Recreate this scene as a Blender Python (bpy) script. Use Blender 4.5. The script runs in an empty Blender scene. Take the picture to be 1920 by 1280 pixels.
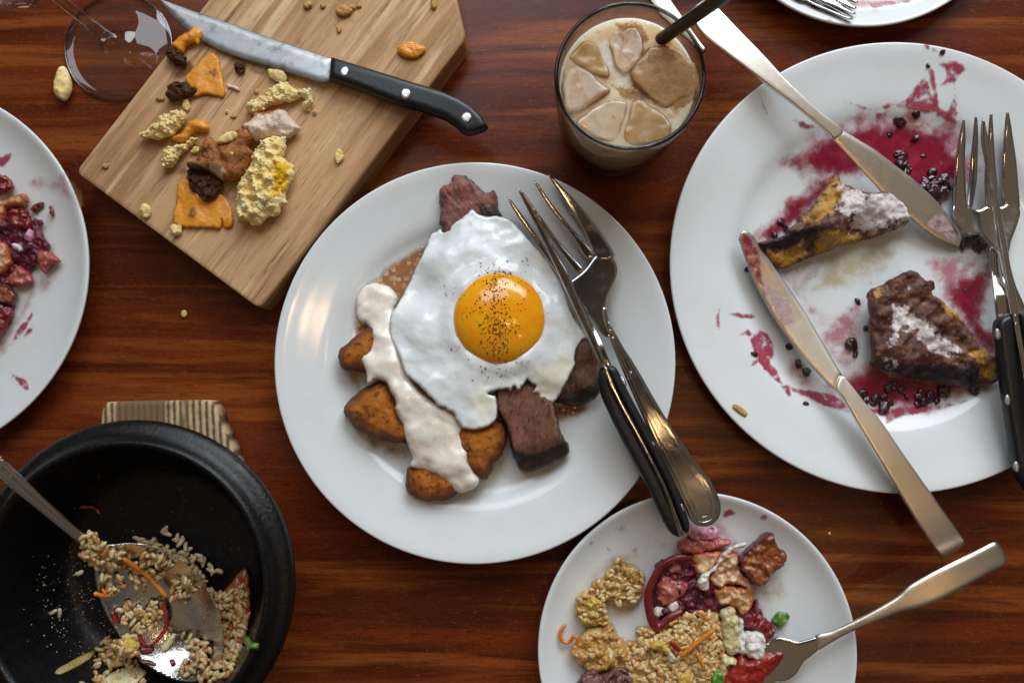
import bpy, math, random
import numpy as np
from mathutils import Vector, Matrix, Euler, noise as mnoise
from mathutils.geometry import delaunay_2d_cdt

S = 0.01                      # everything below is written in centimetres
random.seed(7); rng = np.random.default_rng(7)
scn = bpy.context.scene
COL = scn.collection

# ------------------------------------------------------------------ camera
CAM_H, FPX = 52.0, 1550.0
ROT = Euler((math.atan(80/FPX), math.atan(40/FPX), 0), 'XYZ')
RM = np.array(ROT.to_matrix())
cam = bpy.data.cameras.new('camera'); camo = bpy.data.objects.new('camera', cam); COL.objects.link(camo)
camo.location = (0, 0, CAM_H*S); camo.rotation_euler = ROT
cam.sensor_width = 36; cam.lens = FPX/1920*36; cam.clip_start = 0.01; cam.clip_end = 20
cam.dof.use_dof = True; cam.dof.focus_distance = 0.487; cam.dof.aperture_fstop = 7.0
scn.camera = camo

# ------------------------------------------------------------------ light
def look(o, target):
    d = Vector(target)-o.location
    o.rotation_euler = d.to_track_quat('-Z', 'Y').to_euler()
def area(name, loc, target, sx, sy, power, col):
    l = bpy.data.lights.new(name, 'AREA'); l.shape = 'RECTANGLE'; l.size = sx; l.size_y = sy
    l.energy = power; l.color = col
    o = bpy.data.objects.new(name, l); COL.objects.link(o); o.location = loc; look(o, target); return o
area('window_light', (0.50, 1.50, 1.02), (0, 0, 0), 1.3, 0.9, 31.0, (0.86, 0.94, 1.0))
area('high_window_light', (-0.28, 1.18, 1.65), (0, 0, 0), 1.1, 0.7, 11.0, (0.78, 0.90, 1.0))
# warm pendant bulbs of the restaurant above the table
for px_, py_, pw_ in ((0.17, -0.03, 2.3), (0.40, 0.02, 1.4), (0.70, -0.52, 1.8)):
    pl = bpy.data.lights.new('pendant_light', 'POINT'); pl.energy = pw_; pl.color = (1.0, 0.62, 0.28); pl.shadow_soft_size = 0.035
    plo = bpy.data.objects.new('pendant_light', pl); COL.objects.link(plo); plo.location = (px_, py_, 1.5)
w = bpy.data.worlds.new('World'); scn.world = w; w.use_nodes = True
wn = w.node_tree; bg = wn.nodes['Background']
# dim room: warm timber ceiling, the dark figure of the photographer straight overhead, darker walls
tc = wn.nodes.new('ShaderNodeTexCoord'); sp = wn.nodes.new('ShaderNodeSeparateXYZ'); cr = wn.nodes.new('ShaderNodeValToRGB')
wn.links.new(tc.outputs['Generated'], sp.inputs[0]); wn.links.new(sp.outputs['Z'], cr.inputs[0]); wn.links.new(cr.outputs[0], bg.inputs[0])
e = cr.color_ramp.elements
for k_, c_ in ((0.0, (0.07, 0.065, 0.06)), (0.5, (0.20, 0.185, 0.17)), (0.80, (0.36, 0.27, 0.19)), (0.93, (0.42, 0.29, 0.18)), (0.975, (0.07, 0.055, 0.045)), (1.0, (0.02, 0.02, 0.02))):
    if k_ == 0.0: el = e[0]
    elif k_ == 1.0: el = e[len(e)-1]
    else: el = e.new(k_)
    el.position = k_; el.color = (*c_, 1)
bg.inputs[1].default_value = 0.42
vs = scn.view_settings; vs.view_transform = 'Standard'; vs.look = 'None'; vs.exposure = 0.1; vs.gamma = 1.0; vs.use_curve_mapping = False

cy = scn.cycles; cy.max_bounces = 8; cy.diffuse_bounces = 3; cy.glossy_bounces = 4; cy.transmission_bounces = 8; cy.transparent_max_bounces = 12
cy.use_adaptive_sampling = True; cy.adaptive_threshold = 0.02; cy.caustics_reflective = False; cy.caustics_refractive = False

# ------------------------------------------------------------------ maths helpers
def P(px, py, z):
    d = RM @ np.array([(px-960)/FPX, -(py-640)/FPX, -1.0])
    t = (z-CAM_H)/d[2]
    return np.array([d[0]*t, d[1]*t, z])
def crop(x0, y0, s):
    return lambda *a: [(x0+a[i]/s, y0+a[i+1]/s) for i in range(0, len(a), 2)]
def pairs(*a): return [(a[i], a[i+1]) for i in range(0, len(a), 2)]
def catmull(pts, closed, step):
    pts = np.asarray(pts, float); n = len(pts); out = []
    rngk = range(n) if closed else range(n-1)
    for i in rngk:
        if closed: p0, p1, p2, p3 = pts[i-1], pts[i], pts[(i+1) % n], pts[(i+2) % n]
        else: p0, p1, p2, p3 = pts[max(i-1, 0)], pts[i], pts[i+1], pts[min(i+2, n-1)]
        m = max(1, int(round(np.linalg.norm(p2-p1)/step)))
        for k in range(m):
            t = k/m
            out.append(0.5*((2*p1)+(-p0+p2)*t+(2*p0-5*p1+4*p2-p3)*t*t+(-p0+3*p1-3*p2+p3)*t**3))
    if not closed: out.append(pts[-1])
    return np.array(out)
def linres(pts, step):
    pts = np.asarray(pts, float); out = []
    for i in range(len(pts)):
        a, b = pts[i], pts[(i+1) % len(pts)]; m = max(1, int(round(np.linalg.norm(b-a)/step)))
        for k in range(m): out.append(a+(b-a)*k/m)
    return np.array(out)
def sdist(q, poly):
    """signed distance (positive inside) of points q to a closed polygon"""
    q = np.asarray(q, float)[:, :2]; poly = np.asarray(poly, float)[:, :2]
    a = poly; b = np.roll(poly, -1, 0); d = b-a; L = (d*d).sum(1)+1e-12
    best = np.full(len(q), 1e9); ins = np.zeros(len(q), bool)
    for i in range(len(a)):
        r = q-a[i]; t = np.clip((r@d[i])/L[i], 0, 1)
        e2 = r-t[:, None]*d[i]; best = np.minimum(best, (e2*e2).sum(1))
        c = (a[i, 1] > q[:, 1]) != (b[i, 1] > q[:, 1])
        if c.any():
            xs = a[i, 0]+(q[:, 1]-a[i, 1])*d[i, 0]/(d[i, 1] if abs(d[i, 1]) > 1e-12 else 1e-12)
            ins ^= c & (q[:, 0] < xs)
    s = np.sqrt(best); return np.where(ins, s, -s)
def nz(x, y, z=0.0): return mnoise.noise(Vector((x, y, z)))
def fbm(x, y, z=0.0, o=3):
    return mnoise.fractal(Vector((x, y, z)), 1.0, 2.0, o)
def zfield(ctrl):
    if callable(ctrl): return ctrl
    if isinstance(ctrl, (int, float)): return lambda x, y: np.full(np.shape(x), float(ctrl))
    W = np.array([P(*c) for c in ctrl])
    def f(x, y):
        x = np.asarray(x, float); y = np.asarray(y, float)
        num = 0; den = 0
        for c in W:
            wgt = 1/((x-c[0])**2+(y-c[1])**2+0.05)**1.5
            num = num+wgt*c[2]; den = den+wgt
        return num/den
    return f
def zaxis(ctrl):
    """smooth height along the long axis of a piece of cutlery"""
    if not isinstance(ctrl, list) or len(ctrl) < 3: return zfield(ctrl)
    W = np.array([P(*c) for c in ctrl]); c0 = W[:, :2].mean(0); u = np.linalg.svd(W[:, :2]-c0)[2][0]
    s_ = (W[:, :2]-c0) @ u; k = np.polyfit(s_, W[:, 2], min(3, len(ctrl)-2)); lo, hi = s_.min()-1, s_.max()+1
    return lambda x, y: np.polyval(k, np.clip((np.asarray(x)-c0[0])*u[0]+(np.asarray(y)-c0[1])*u[1], lo, hi))
def unproj(pts, f):
    out = []
    for (a, b) in pts:
        z = 1.5
        for _ in range(4):
            p = P(a, b, z); z = float(f(p[0], p[1]))
        out.append(P(a, b, z))
    return np.array(out)

# ------------------------------------------------------------------ object helpers
ORG = {}
def tag(o, label=None, cat=None, group=None, kind=None):
    if label: o['label'] = label
    if cat: o['category'] = cat
    if group: o['group'] = group
    if kind: o['kind'] = kind
    return o
def thing(name, label, cat, at, group=None):
    o = bpy.data.objects.new(name, None); COL.objects.link(o); o.empty_display_size = 0.02
    o.location = Vector(at)*S; ORG[o.name] = np.array(at, float); return tag(o, label, cat, group)
def mk(name, V, F, m, parent=None, smooth=True, attrs=None, label=None, cat=None, group=None, kind=None):
    V = np.asarray(V, float)
    org = ORG[parent.name] if parent is not None else np.array([V[:, 0].mean(), V[:, 1].mean(), V[:, 2].min()])
    me = bpy.data.meshes.new(name); me.from_pydata(((V-org)*S).tolist(), [], F)
    for kk, a in (attrs or {}).items():
        at = me.attributes.new(kk, 'FLOAT', 'POINT'); at.data.foreach_set('value', np.asarray(a, np.float32))
    me.polygons.foreach_set('use_smooth', [smooth]*len(me.polygons))
    me.materials.append(m); me.update()
    o = bpy.data.objects.new(name, me); COL.objects.link(o)
    ORG[o.name] = org
    if parent is not None: o.parent = parent
    else: o.location = Vector(org)*S
    return tag(o, label, cat, group, kind)

def triangulate(out, res, seed=0, offs=()):
    """outline (Nx2) -> points, triangles, distance to edge; the first len(out) points are the outline"""
    r = np.random.default_rng(seed)
    lo, hi = out.min(0), out.max(0); g = []
    ny = int((hi[1]-lo[1])/(res*0.866))+2; nx = int((hi[0]-lo[0])/res)+2
    iy, ix = np.mgrid[0:ny, 0:nx]
    g = np.stack([lo[0]+(ix+0.5*(iy % 2))*res, lo[1]+iy*res*0.866], -1).reshape(-1, 2)+r.uniform(-.16, .16, (nx*ny, 2))*res
    d = sdist(g, out); mx_ = max(offs) if len(offs) else 0.0
    g = g[d > (0.5*res if not mx_ else mx_+0.4*res)]
    if mx_:       # clean inner rings so a rounded edge shades evenly
        nn = np.roll(out, -1, 0)-np.roll(out, 1, 0); nn = np.stack([nn[:, 1], -nn[:, 0]], -1); nn /= np.linalg.norm(nn, axis=1)[:, None]+1e-9
        if 0.5*np.sum(out[:, 0]*np.roll(out[:, 1], -1)-np.roll(out[:, 0], -1)*out[:, 1]) < 0: nn = -nn
        for of in offs:
            q = out-nn*of; dq = sdist(q, out); g = np.vstack([g, q[dq > of*0.96]])
    allp = np.vstack([out, g]); n = len(out)
    vs_, _, fs, ov, _, _ = delaunay_2d_cdt([Vector(p) for p in allp], [(i, (i+1) % n) for i in range(n)], [], 1, 1e-6)
    pts = np.array([(v.x, v.y) for v in vs_]); onb = np.zeros(len(pts), bool)
    for i, o_ in enumerate(ov):
        if any(k_ < n for k_ in o_): onb[i] = True
    dd = sdist(pts, out); dd[onb] = 0
    F = []
    for f in fs:
        a, b, c = [pts[i] for i in f[:3]]
        F.append(tuple(f) if (b[0]-a[0])*(c[1]-a[1])-(b[1]-a[1])*(c[0]-a[0]) > 0 else tuple(reversed(f)))
    return pts, F, np.maximum(dd, 0), onb

def blob(name, pts, z, h, hb, m, r=None, res=0.16, rough=(0, 1), ejit=(0, 1), sharp=False, masks=None, parent=None,
         top=None, bot=None, seed=None, power=2.0, smooth=True, rings=False, crumb=None, **tg):
    """solid lump: outline traced at height field z, domed h up and hb down over edge radius r"""
    sd = (int(pts[0][0]*7+pts[0][1]*13) % 997)*1.37
    f = zfield(z); q = unproj(pts, f)[:, :2]
    o2 = linres(q, res) if sharp else catmull(q, True, res)
    if ejit[0]:
        nn = np.roll(o2, -1, 0)-np.roll(o2, 1, 0); nn = np.stack([nn[:, 1], -nn[:, 0]], -1); nn /= np.linalg.norm(nn, axis=1)[:, None]+1e-9
        a = np.array([fbm(p[0]*ejit[1]+sd, p[1]*ejit[1], sd, 3) for p in o2]); o2 = o2+nn*(a*ejit[0])[:, None]
    p2, F, d, onb = triangulate(o2, res, int(sd), (r*.12, r*.35, r*.65, r) if rings else ())
    if r is None: r = max(0.15, d.max()*0.9)
    t = np.clip(d/r, 0, 1); prof = (1-(1-t)**power)**(1/power)
    zb = f(p2[:, 0], p2[:, 1])
    n_ = np.array([fbm(x*rough[1]+sd, y*rough[1]-sd, sd, 3) for x, y in p2])*rough[0] if rough[0] else 0
    zt = top(p2[:, 0], p2[:, 1], d, zb) if top else zb+h*prof+n_*np.clip(d/(0.35*r+1e-6), 0, 1)
    zbot = bot(p2[:, 0], p2[:, 1], d, zb, zt) if bot else zb-hb*prof
    n = len(p2); V = [np.column_stack([p2, zt])]
    idx = np.arange(n); inner = ~onb; idx[inner] = n+np.arange(inner.sum())
    V.append(np.column_stack([p2, zbot])[inner]); V = np.vstack(V)
    FF = F+[tuple(int(idx[i]) for i in reversed(fc)) for fc in F if not all(onb[i] for i in fc)]
    at = {'d': np.concatenate([d, d[inner]])}
    for kk, (poly, soft) in (masks or {}).items():
        polys = poly if isinstance(poly[0][0], (list, tuple)) else [poly]
        v = np.zeros(n)
        for pg in polys:
            v = np.maximum(v, np.clip(0.5+sdist(p2, unproj(pg, f)[:, :2])/(2*soft), 0, 1))
        at[kk] = np.concatenate([v, v[inner]*0])
    if crumb:      # crumbly surface: many small broken bits fused onto the lump
        rc_ = np.random.default_rng(int(sd)); cnt, r0, r1_ = crumb; cand = np.where(d > 0.02)[0]; cand = cand if len(cand) else np.arange(n); ex = []; ef = []; ix = []
        phi = (1+5**.5)/2; ico = np.array([(-1, phi, 0), (1, phi, 0), (-1, -phi, 0), (1, -phi, 0), (0, -1, phi), (0, 1, phi), (0, -1, -phi), (0, 1, -phi), (phi, 0, -1), (phi, 0, 1), (-phi, 0, -1), (-phi, 0, 1)])/1.9
        icf = [(0, 11, 5), (0, 5, 1), (0, 1, 7), (0, 7, 10), (0, 10, 11), (1, 5, 9), (5, 11, 4), (11, 10, 2), (10, 7, 6), (7, 1, 8), (3, 9, 4), (3, 4, 2), (3, 2, 6), (3, 6, 8), (3, 8, 9), (4, 9, 5), (2, 4, 11), (6, 2, 10), (8, 6, 7), (9, 8, 1)]
        for i in rc_.choice(cand, cnt):
            rad = r0+(r1_-r0)*rc_.uniform()**2; b0 = len(V)+len(ex); c_ = V[i]+np.array([0, 0, rad*rc_.uniform(-.5, .25)])
            ex += list(c_+ico*rad*rc_.uniform(.55, 1.3, (12, 1))*np.array([rc_.uniform(.8, 1.5), rc_.uniform(.8, 1.5), .8])); ef += [tuple(b0+k_ for k_ in f_) for f_ in icf]; ix += [i]*12
        V = np.vstack([V, np.array(ex)]); FF = FF+ef
        for kk in at: at[kk] = np.concatenate([at[kk], np.asarray(at[kk])[ix]])
    return mk(name, V, FF, m, parent, smooth, at, **tg)

def tube(name, path, r, m, parent=None, n=8, step=0.12, taper=0.0, flat=1.0, **tg):
    """path: list of (px,py,z); r number or list"""
    w_ = np.array([P(*p) for p in path]); return tubew(name, w_, r, m, parent, n, step, taper, flat, **tg)
def tubew(name, w_, r, m, parent=None, n=8, step=0.12, taper=0.0, flat=1.0, **tg):
    rr = np.full(len(w_), r) if np.isscalar(r) else np.asarray(r, float)
    c = catmull(np.column_stack([w_, rr]), False, step); pp, rad = c[:, :3], c[:, 3].copy()
    L = len(pp)
    if taper:
        s = np.linspace(0, 1, L); rad *= np.clip(np.minimum(s, 1-s)/taper, 0.12, 1)**0.5
    T = np.gradient(pp, axis=0); T /= np.linalg.norm(T, axis=1)[:, None]+1e-9
    up = np.array([0, 0, 1.0]); V = []
    for i in range(L):
        u = up if abs(T[i] @ up) < 0.95 else np.array([1.0, 0, 0])
        a = np.cross(T[i], u); a /= np.linalg.norm(a); b = np.cross(a, T[i])
        for k_ in range(n):
            th = 2*math.pi*k_/n; V.append(pp[i]+rad[i]*(a*math.cos(th)+flat*b*math.sin(th)))
    F = [(i*n+k_, i*n+(k_+1) % n, (i+1)*n+(k_+1) % n, (i+1)*n+k_) for i in range(L-1) for k_ in range(n)]
    F += [tuple(range(n-1, -1, -1)), tuple(range((L-1)*n, L*n))]
    return mk(name, V, F, m, parent, **tg)
def lathe(name, prof, c, m, parent=None, n=128, **tg):
    """prof closed list of (r,z), revolved about c; points with r==0 become poles"""
    V = []; rings = []
    for (r_, z_) in prof:
        if r_ <= 1e-6: rings.append([len(V)]); V.append((c[0], c[1], z_))
        else:
            rings.append(list(range(len(V), len(V)+n)))
            for k_ in range(n):
                th = 2*math.pi*k_/n; V.append((c[0]+r_*math.cos(th), c[1]+r_*math.sin(th), z_))
    F = []
    for A, B in zip(rings[:-1], rings[1:]):
        if len(A) == 1 and len(B) == 1: continue
        for k_ in range(n):
            k2 = (k_+1) % n
            if len(A) == 1: F.append((A[0], B[k_], B[k2]))
            elif len(B) == 1: F.append((A[k_], B[0], A[k2]))
            else: F.append((A[k_], B[k_], B[k2], A[k2]))
    return mk(name, V, F, m, parent, **tg)

# ------------------------------------------------------------------ material helper
def mat(name, col, rough=0.5, layers=(), bump=(), spec=0.5, sss=0.0, sssr=(1, .5, .3), sscale=0.004, trans=0.0, ior=1.45, coat=0.0, coatr=0.1,
        metal=0.0, rot=0.0, alpha=None, rlayers=(), aniso=0.0, tint=None):
    m = bpy.data.materials.new(name); m.use_nodes = True; nt = m.node_tree; N = nt.nodes; L = nt.links
    b = N['Principled BSDF']
    tcn = N.new('ShaderNodeTexCoord'); vm = N.new('ShaderNodeMapping')
    vm.inputs['Scale'].default_value = (100, 100, 100); vm.inputs['Rotation'].default_value = (0, 0, 0)
    L.new(tcn.outputs['Object'], vm.inputs['Vector'])
    co = vm.outputs[0]
    if rot:
        v2 = N.new('ShaderNodeMapping'); v2.inputs['Rotation'].default_value = (0, 0, rot); L.new(co, v2.inputs['Vector']); co = v2.outputs[0]
    def coords(st):
        if not st: return co
        q = N.new('ShaderNodeMapping'); q.inputs['Scale'].default_value = st; L.new(co, q.inputs['Vector']); return q.outputs[0]
    def noise_(scale, detail, st=None, dist=0.0):
        q = N.new('ShaderNodeTexNoise'); q.inputs['Scale'].default_value = scale; q.inputs['Detail'].default_value = detail
        q.inputs['Roughness'].default_value = 0.6; q.inputs['Distortion'].default_value = dist
        L.new(coords(st), q.inputs['Vector']); return q.outputs['Fac']
    def mr(v, lo, hi, a=0.0, c=1.0):
        q = N.new('ShaderNodeMapRange'); q.interpolation_type = 'SMOOTHSTEP'
        for i_, val in ((1, lo), (2, hi), (3, a), (4, c)): q.inputs[i_].default_value = val
        if lo > hi:
            q.inputs[1].default_value, q.inputs[2].default_value, q.inputs[3].default_value, q.inputs[4].default_value = hi, lo, c, a
        L.new(v, q.inputs[0]); return q.outputs[0]
    def fac(l):
        if l[0] == 'n':
            return mr(noise_(l[1], l[2], l[6] if len(l) > 6 else None, l[7] if len(l) > 7 else 0.0), l[3], l[4])
        if l[0] == 'v':
            q = N.new('ShaderNodeTexVoronoi'); q.inputs['Scale'].default_value = l[1]; L.new(coords(l[5] if len(l) > 5 else None), q.inputs['Vector'])
            return mr(q.outputs['Distance'], l[2], l[3])
        if l[0] == 'w':   # bands across x
            q = N.new('ShaderNodeTexWave'); q.inputs['Scale'].default_value = l[1]; q.inputs['Distortion'].default_value = l[2]
            q.inputs['Detail'].default_value = 3; L.new(coords(l[6] if len(l) > 6 else None), q.inputs['Vector']); return mr(q.outputs['Fac'], l[3], l[4])
        if l[0] == 'a':
            q = N.new('ShaderNodeAttribute'); q.attribute_name = l[1]; v = q.outputs['Fac']
            if len(l) > 5 and l[6]:
                s1 = N.new('ShaderNodeMath'); s1.operation = 'MULTIPLY_ADD'; L.new(noise_(l[5], 5), s1.inputs[0]); s1.inputs[1].default_value = l[6]; s1.inputs[2].default_value = -0.5*l[6]
                s2 = N.new('ShaderNodeMath'); s2.operation = 'ADD'; L.new(v, s2.inputs[0]); L.new(s1.outputs[0], s2.inputs[1]); v = s2.outputs[0]
            return mr(v, l[2], l[3])
    cur = None
    def colour_of(l): return {'n': 5, 'v': 4, 'w': 5, 'a': 4}[l[0]]
    for l in layers:
        mx = N.new('ShaderNodeMix'); mx.data_type = 'RGBA'
        L.new(fac(l), mx.inputs[0])
        if cur is None: mx.inputs[6].default_value = (*col, 1)
        else: L.new(cur, mx.inputs[6])
        mx.inputs[7].default_value = (*l[colour_of(l)], 1); cur = mx.outputs[2]
    if cur is None: b.inputs['Base Color'].default_value = (*col, 1)
    else: L.new(cur, b.inputs['Base Color'])
    b.inputs['Roughness'].default_value = rough
    rc = None
    for l in rlayers:   # same tuples with a grey value in the colour slot
        mx = N.new('ShaderNodeMix'); mx.data_type = 'FLOAT'; L.new(fac(l), mx.inputs[0])
        if rc is None: mx.inputs[2].default_value = rough
        else: L.new(rc, mx.inputs[2])
        mx.inputs[3].default_value = l[colour_of(l)]; rc = mx.outputs[0]
    if rc is not None: L.new(rc, b.inputs['Roughness'])
    b.inputs['Specular IOR Level'].default_value = spec; b.inputs['Metallic'].default_value = metal
    b.inputs['IOR'].default_value = ior; b.inputs['Transmission Weight'].default_value = trans
    b.inputs['Coat Weight'].default_value = coat; b.inputs['Coat Roughness'].default_value = coatr
    b.inputs['Anisotropic'].default_value = aniso
    if sss:
        b.inputs['Subsurface Weight'].default_value = sss; b.inputs['Subsurface Radius'].default_value = sssr; b.inputs['Subsurface Scale'].default_value = sscale
    nrm = None
    for bb in bump:    # (scale, depth_cm, detail[, stretch][, 'v'])
        q = N.new('ShaderNodeBump'); q.inputs['Distance'].default_value = bb[1]*S; q.inputs['Strength'].default_value = 1.0
        if len(bb) > 4 and bb[4] == 'v':
            vv = N.new('ShaderNodeTexVoronoi'); vv.inputs['Scale'].default_value = bb[0]; L.new(coords(bb[3]), vv.inputs['Vector']); L.new(vv.outputs['Distance'], q.inputs['Height'])
        else: L.new(noise_(bb[0], bb[2], bb[3] if len(bb) > 3 else None), q.inputs['Height'])
        if nrm: L.new(nrm, q.inputs['Normal'])
        nrm = q.outputs[0]
    if nrm: L.new(nrm, b.inputs['Normal'])
    if alpha:          # list of factor layers, multiplied, last entry a max opacity number
        al = None
        for l in alpha[:-1]:
            v = fac(l)
            if al is None: al = v
            else:
                q = N.new('ShaderNodeMath'); q.operation = 'MULTIPLY'; L.new(al, q.inputs[0]); L.new(v, q.inputs[1]); al = q.outputs[0]
        q = N.new('ShaderNodeMath'); q.operation = 'MULTIPLY'; q.inputs[1].default_value = alpha[-1]
        if al is None: q.inputs[0].default_value = 1.0
        else: L.new(al, q.inputs[0])
        L.new(q.outputs[0], b.inputs['Alpha'])
    return m
def filmmat(name, col, op, soft=0.35, nsc=1.6, namt=0.6, rough=0.15, thin=(0.3, 0.62), col2=None, spec=0.5):
    ly = [('n', 2.0, 4, 0.4, 0.65, col2)] if col2 else []
    al = [('a', 'd', 0.0, soft, None, nsc, namt*soft*2)]
    if thin: al.append(('n', nsc*0.8, 5, thin[0], thin[1]))
    return mat(name, col, rough, ly, alpha=al+[op], spec=spec)

# ------------------------------------------------------------------ plates
class Plate:
    def __init__(s, px, py, rpx, kind, zr=2.0):
        if kind != 'rim': zr = 1.7
        s.c = P(px, py, zr); s.R = rpx*(CAM_H-zr)/FPX; s.kind = kind
        if kind == 'rim': prof = [(0, .55), (.55, .56), (.63, .60), (.675, .72), (.705, .95), (.735, 1.18), (.78, 1.34), (.9, 1.68), (.985, 1.97), (1.0, 2.0)]
        else: prof = [(0, .62), (.5, .64), (.66, .72), (.76, .86), (.84, 1.06), (.9, 1.30), (.96, 1.66), (.99, 1.90), (1.0, 1.97)]
        pr = np.array(prof); rr = np.linspace(0, 1, 161); zz = np.interp(rr, pr[:, 0], pr[:, 1])
        kz = np.ones(9)/9; zs = np.convolve(np.pad(zz, 4, 'edge'), kz, 'valid'); zs[0:40] = zs[0:40]
        s.rr, s.zz = rr, zs*(zr/2.0)
    def z(s, x, y):
        r_ = np.hypot(np.asarray(x)-s.c[0], np.asarray(y)-s.c[1])/s.R
        return np.interp(r_, s.rr, s.zz)
    def build(s, m, label, group=None):
        R = s.R; top_ = [(rr_*R, z_) for rr_, z_ in zip(s.rr[::2], s.zz[::2])]
        zr = s.zz[-1]
        lip = [(R+.10, zr+.01), (R+.15, zr-.07), (R+.13, zr-.18), (R+.02, zr-.27)]
        und = [(q*R, float(np.interp(q, s.rr, s.zz))-.34) for q in (.95, .85, .78, .74)]
        foot = [(.70*R, .25), (.66*R, .06), (.64*R, .004), (.615*R, .004), (.60*R, .10), (.58*R, .22), (0, .22)]
        o = lathe('dinner_plate' if R > 10.5 else 'side_plate', top_+lip+und+foot, s.c, m, n=160, label=label, cat='plate', group=group)
        s.o = o; return o
    def film(s, name, pts, m, dz=0.03, res=0.22, parent='self', ejit=(0.12, 1.2), **tg):
        q = unproj(pts, lambda x, y: float(s.z(x, y))+dz)[:, :2]; o2 = catmull(q, True, res)
        if ejit[0]:
            c0 = o2.mean(0); a = np.array([fbm(p[0]*ejit[1], p[1]*ejit[1], 3.3, 3) for p in o2]); dv = o2-c0
            o2 = o2+dv/(np.linalg.norm(dv, axis=1)[:, None]+1e-9)*(a*ejit[0])[:, None]
        p2, F, d, onb = triangulate(o2, res, 3)
        V = np.column_stack([p2, s.z(p2[:, 0], p2[:, 1])+dz*np.clip(d/0.2, 0.35, 1)])
        return mk(name, V, F, m, s.o if parent == 'self' else parent, True, {'d': d}, **tg)
    def on(s, px, py, dz=0):
        z = 1.0
        for _ in range(4):
            p = P(px, py, z); z = float(s.z(p[0], p[1]))+dz
        return P(px, py, z)
    def zf(s, dz): return lambda x, y: s.z(x, y)+dz

def grains(name, polys, count, zf, m, parent=None, L=0.62, W=0.13, pile=0.25, seed=1, tilt=0.5, **tg):
    """loose rice grains lying over a height field inside traced outlines"""
    r = np.random.default_rng(seed); V = []; F = []; A = []
    P2 = [unproj(pg, zf)[:, :2] for pg in polys]; ar = np.array([np.ptp(p[:, 0])*np.ptp(p[:, 1]) for p in P2]); ar = ar/ar.sum()
    nr, ns = 7, 6
    done = 0; tries = 0
    while done < count and tries < count*30:
        tries += 1
        pg = P2[r.choice(len(P2), p=ar)]
        q = r.uniform(pg.min(0), pg.max(0))
        if sdist(q[None], pg)[0] < 0.05: continue
        zz = float(zf(q[0], q[1]))+W*0.7+r.uniform(0, pile)
        th = r.uniform(0, 2*math.pi); ti = r.normal(0, tilt*0.5)
        ax = np.array([math.cos(th)*math.cos(ti), math.sin(th)*math.cos(ti), math.sin(ti)])
        s_ = np.cross(ax, [0, 0, 1]); s_ /= np.linalg.norm(s_); u_ = np.cross(s_, ax)
        l_ = L*r.uniform(.75, 1.15); w_ = W*r.uniform(.85, 1.2); bend = r.uniform(-.25, .25)*w_*1.5
        b0 = len(V); c = np.array([q[0], q[1], zz]); cv = r.uniform()
        for i in range(nr):
            t = -math.cos(math.pi*i/(nr-1)); rad = w_*max(0.12, math.sqrt(max(0, 1-abs(t)**2.8)))
            for k_ in range(ns):
                a = 2*math.pi*k_/ns
                V.append(c+ax*t*l_/2+s_*(rad*math.cos(a)+bend*(t*t))+u_*rad*.85*math.sin(a)); A.append(cv)
        for i in range(nr-1):
            for k_ in range(ns): F.append((b0+i*ns+k_, b0+i*ns+(k_+1) % ns, b0+(i+1)*ns+(k_+1) % ns, b0+(i+1)*ns+k_))
        F.append(tuple(b0+k_ for k_ in range(ns-1, -1, -1))); F.append(tuple(b0+(nr-1)*ns+k_ for k_ in range(ns)))
        done += 1
    return mk(name, V, F, m, parent, True, {'g': A}, kind='stuff', **tg)

# ------------------------------------------------------------------ materials
M_TABLE = mat('varnished_mahogany', (0.150, 0.025, 0.006), 0.24, [
    ('n', 0.28, 3, 0.38, 0.64, (0.080, 0.014, 0.004), (0.06, 1, 1), 0.6),
    ('n', 0.55, 4, 0.49, 0.64, (0.25, 0.060, 0.011), (0.06, 1, 1), 0.5),
    ('n', 1.3, 4, 0.52, 0.74, (0.050, 0.010, 0.004), (0.06, 1, 1), 0.6),
    ('n', 7.0, 5, 0.48, 0.82, (0.050, 0.010, 0.004), (0.12, 1, 1), 0.4),
    ('n', 26.0, 4, 0.52, 0.76, (0.035, 0.008, 0.004), (0.12, 1, 1)),
    ('n', 15.0, 4, 0.58, 0.80, (0.27, 0.070, 0.016), (0.16, 1, 1)),
    ('n', 5.0, 5, 0.58, 0.78, (0.21, 0.050, 0.012), (0.4, 1, 1))],
    bump=[(22.0, 0.006, 4, (0.06, 1, 1)), (0.25, 0.03, 2), (6, 0.004, 3)], spec=0.27,
    rlayers=[('n', 1.3, 5, 0.45, 0.7, 0.18), ('n', 5.0, 5, 0.58, 0.72, 0.36), ('n', 40, 2, 0.70, 0.74, 0.6)])
def china(name, warm=0.0):
    return mat(name, (0.745, 0.765, 0.77), 0.11, [('n', 0.4, 3, 0.45, 0.75, (0.725, 0.735, 0.73))], spec=0.42,
               rlayers=[('n', 0.9, 4, 0.5, 0.75, 0.2)])
M_CHINA = china('white_glazed_china')
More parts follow.
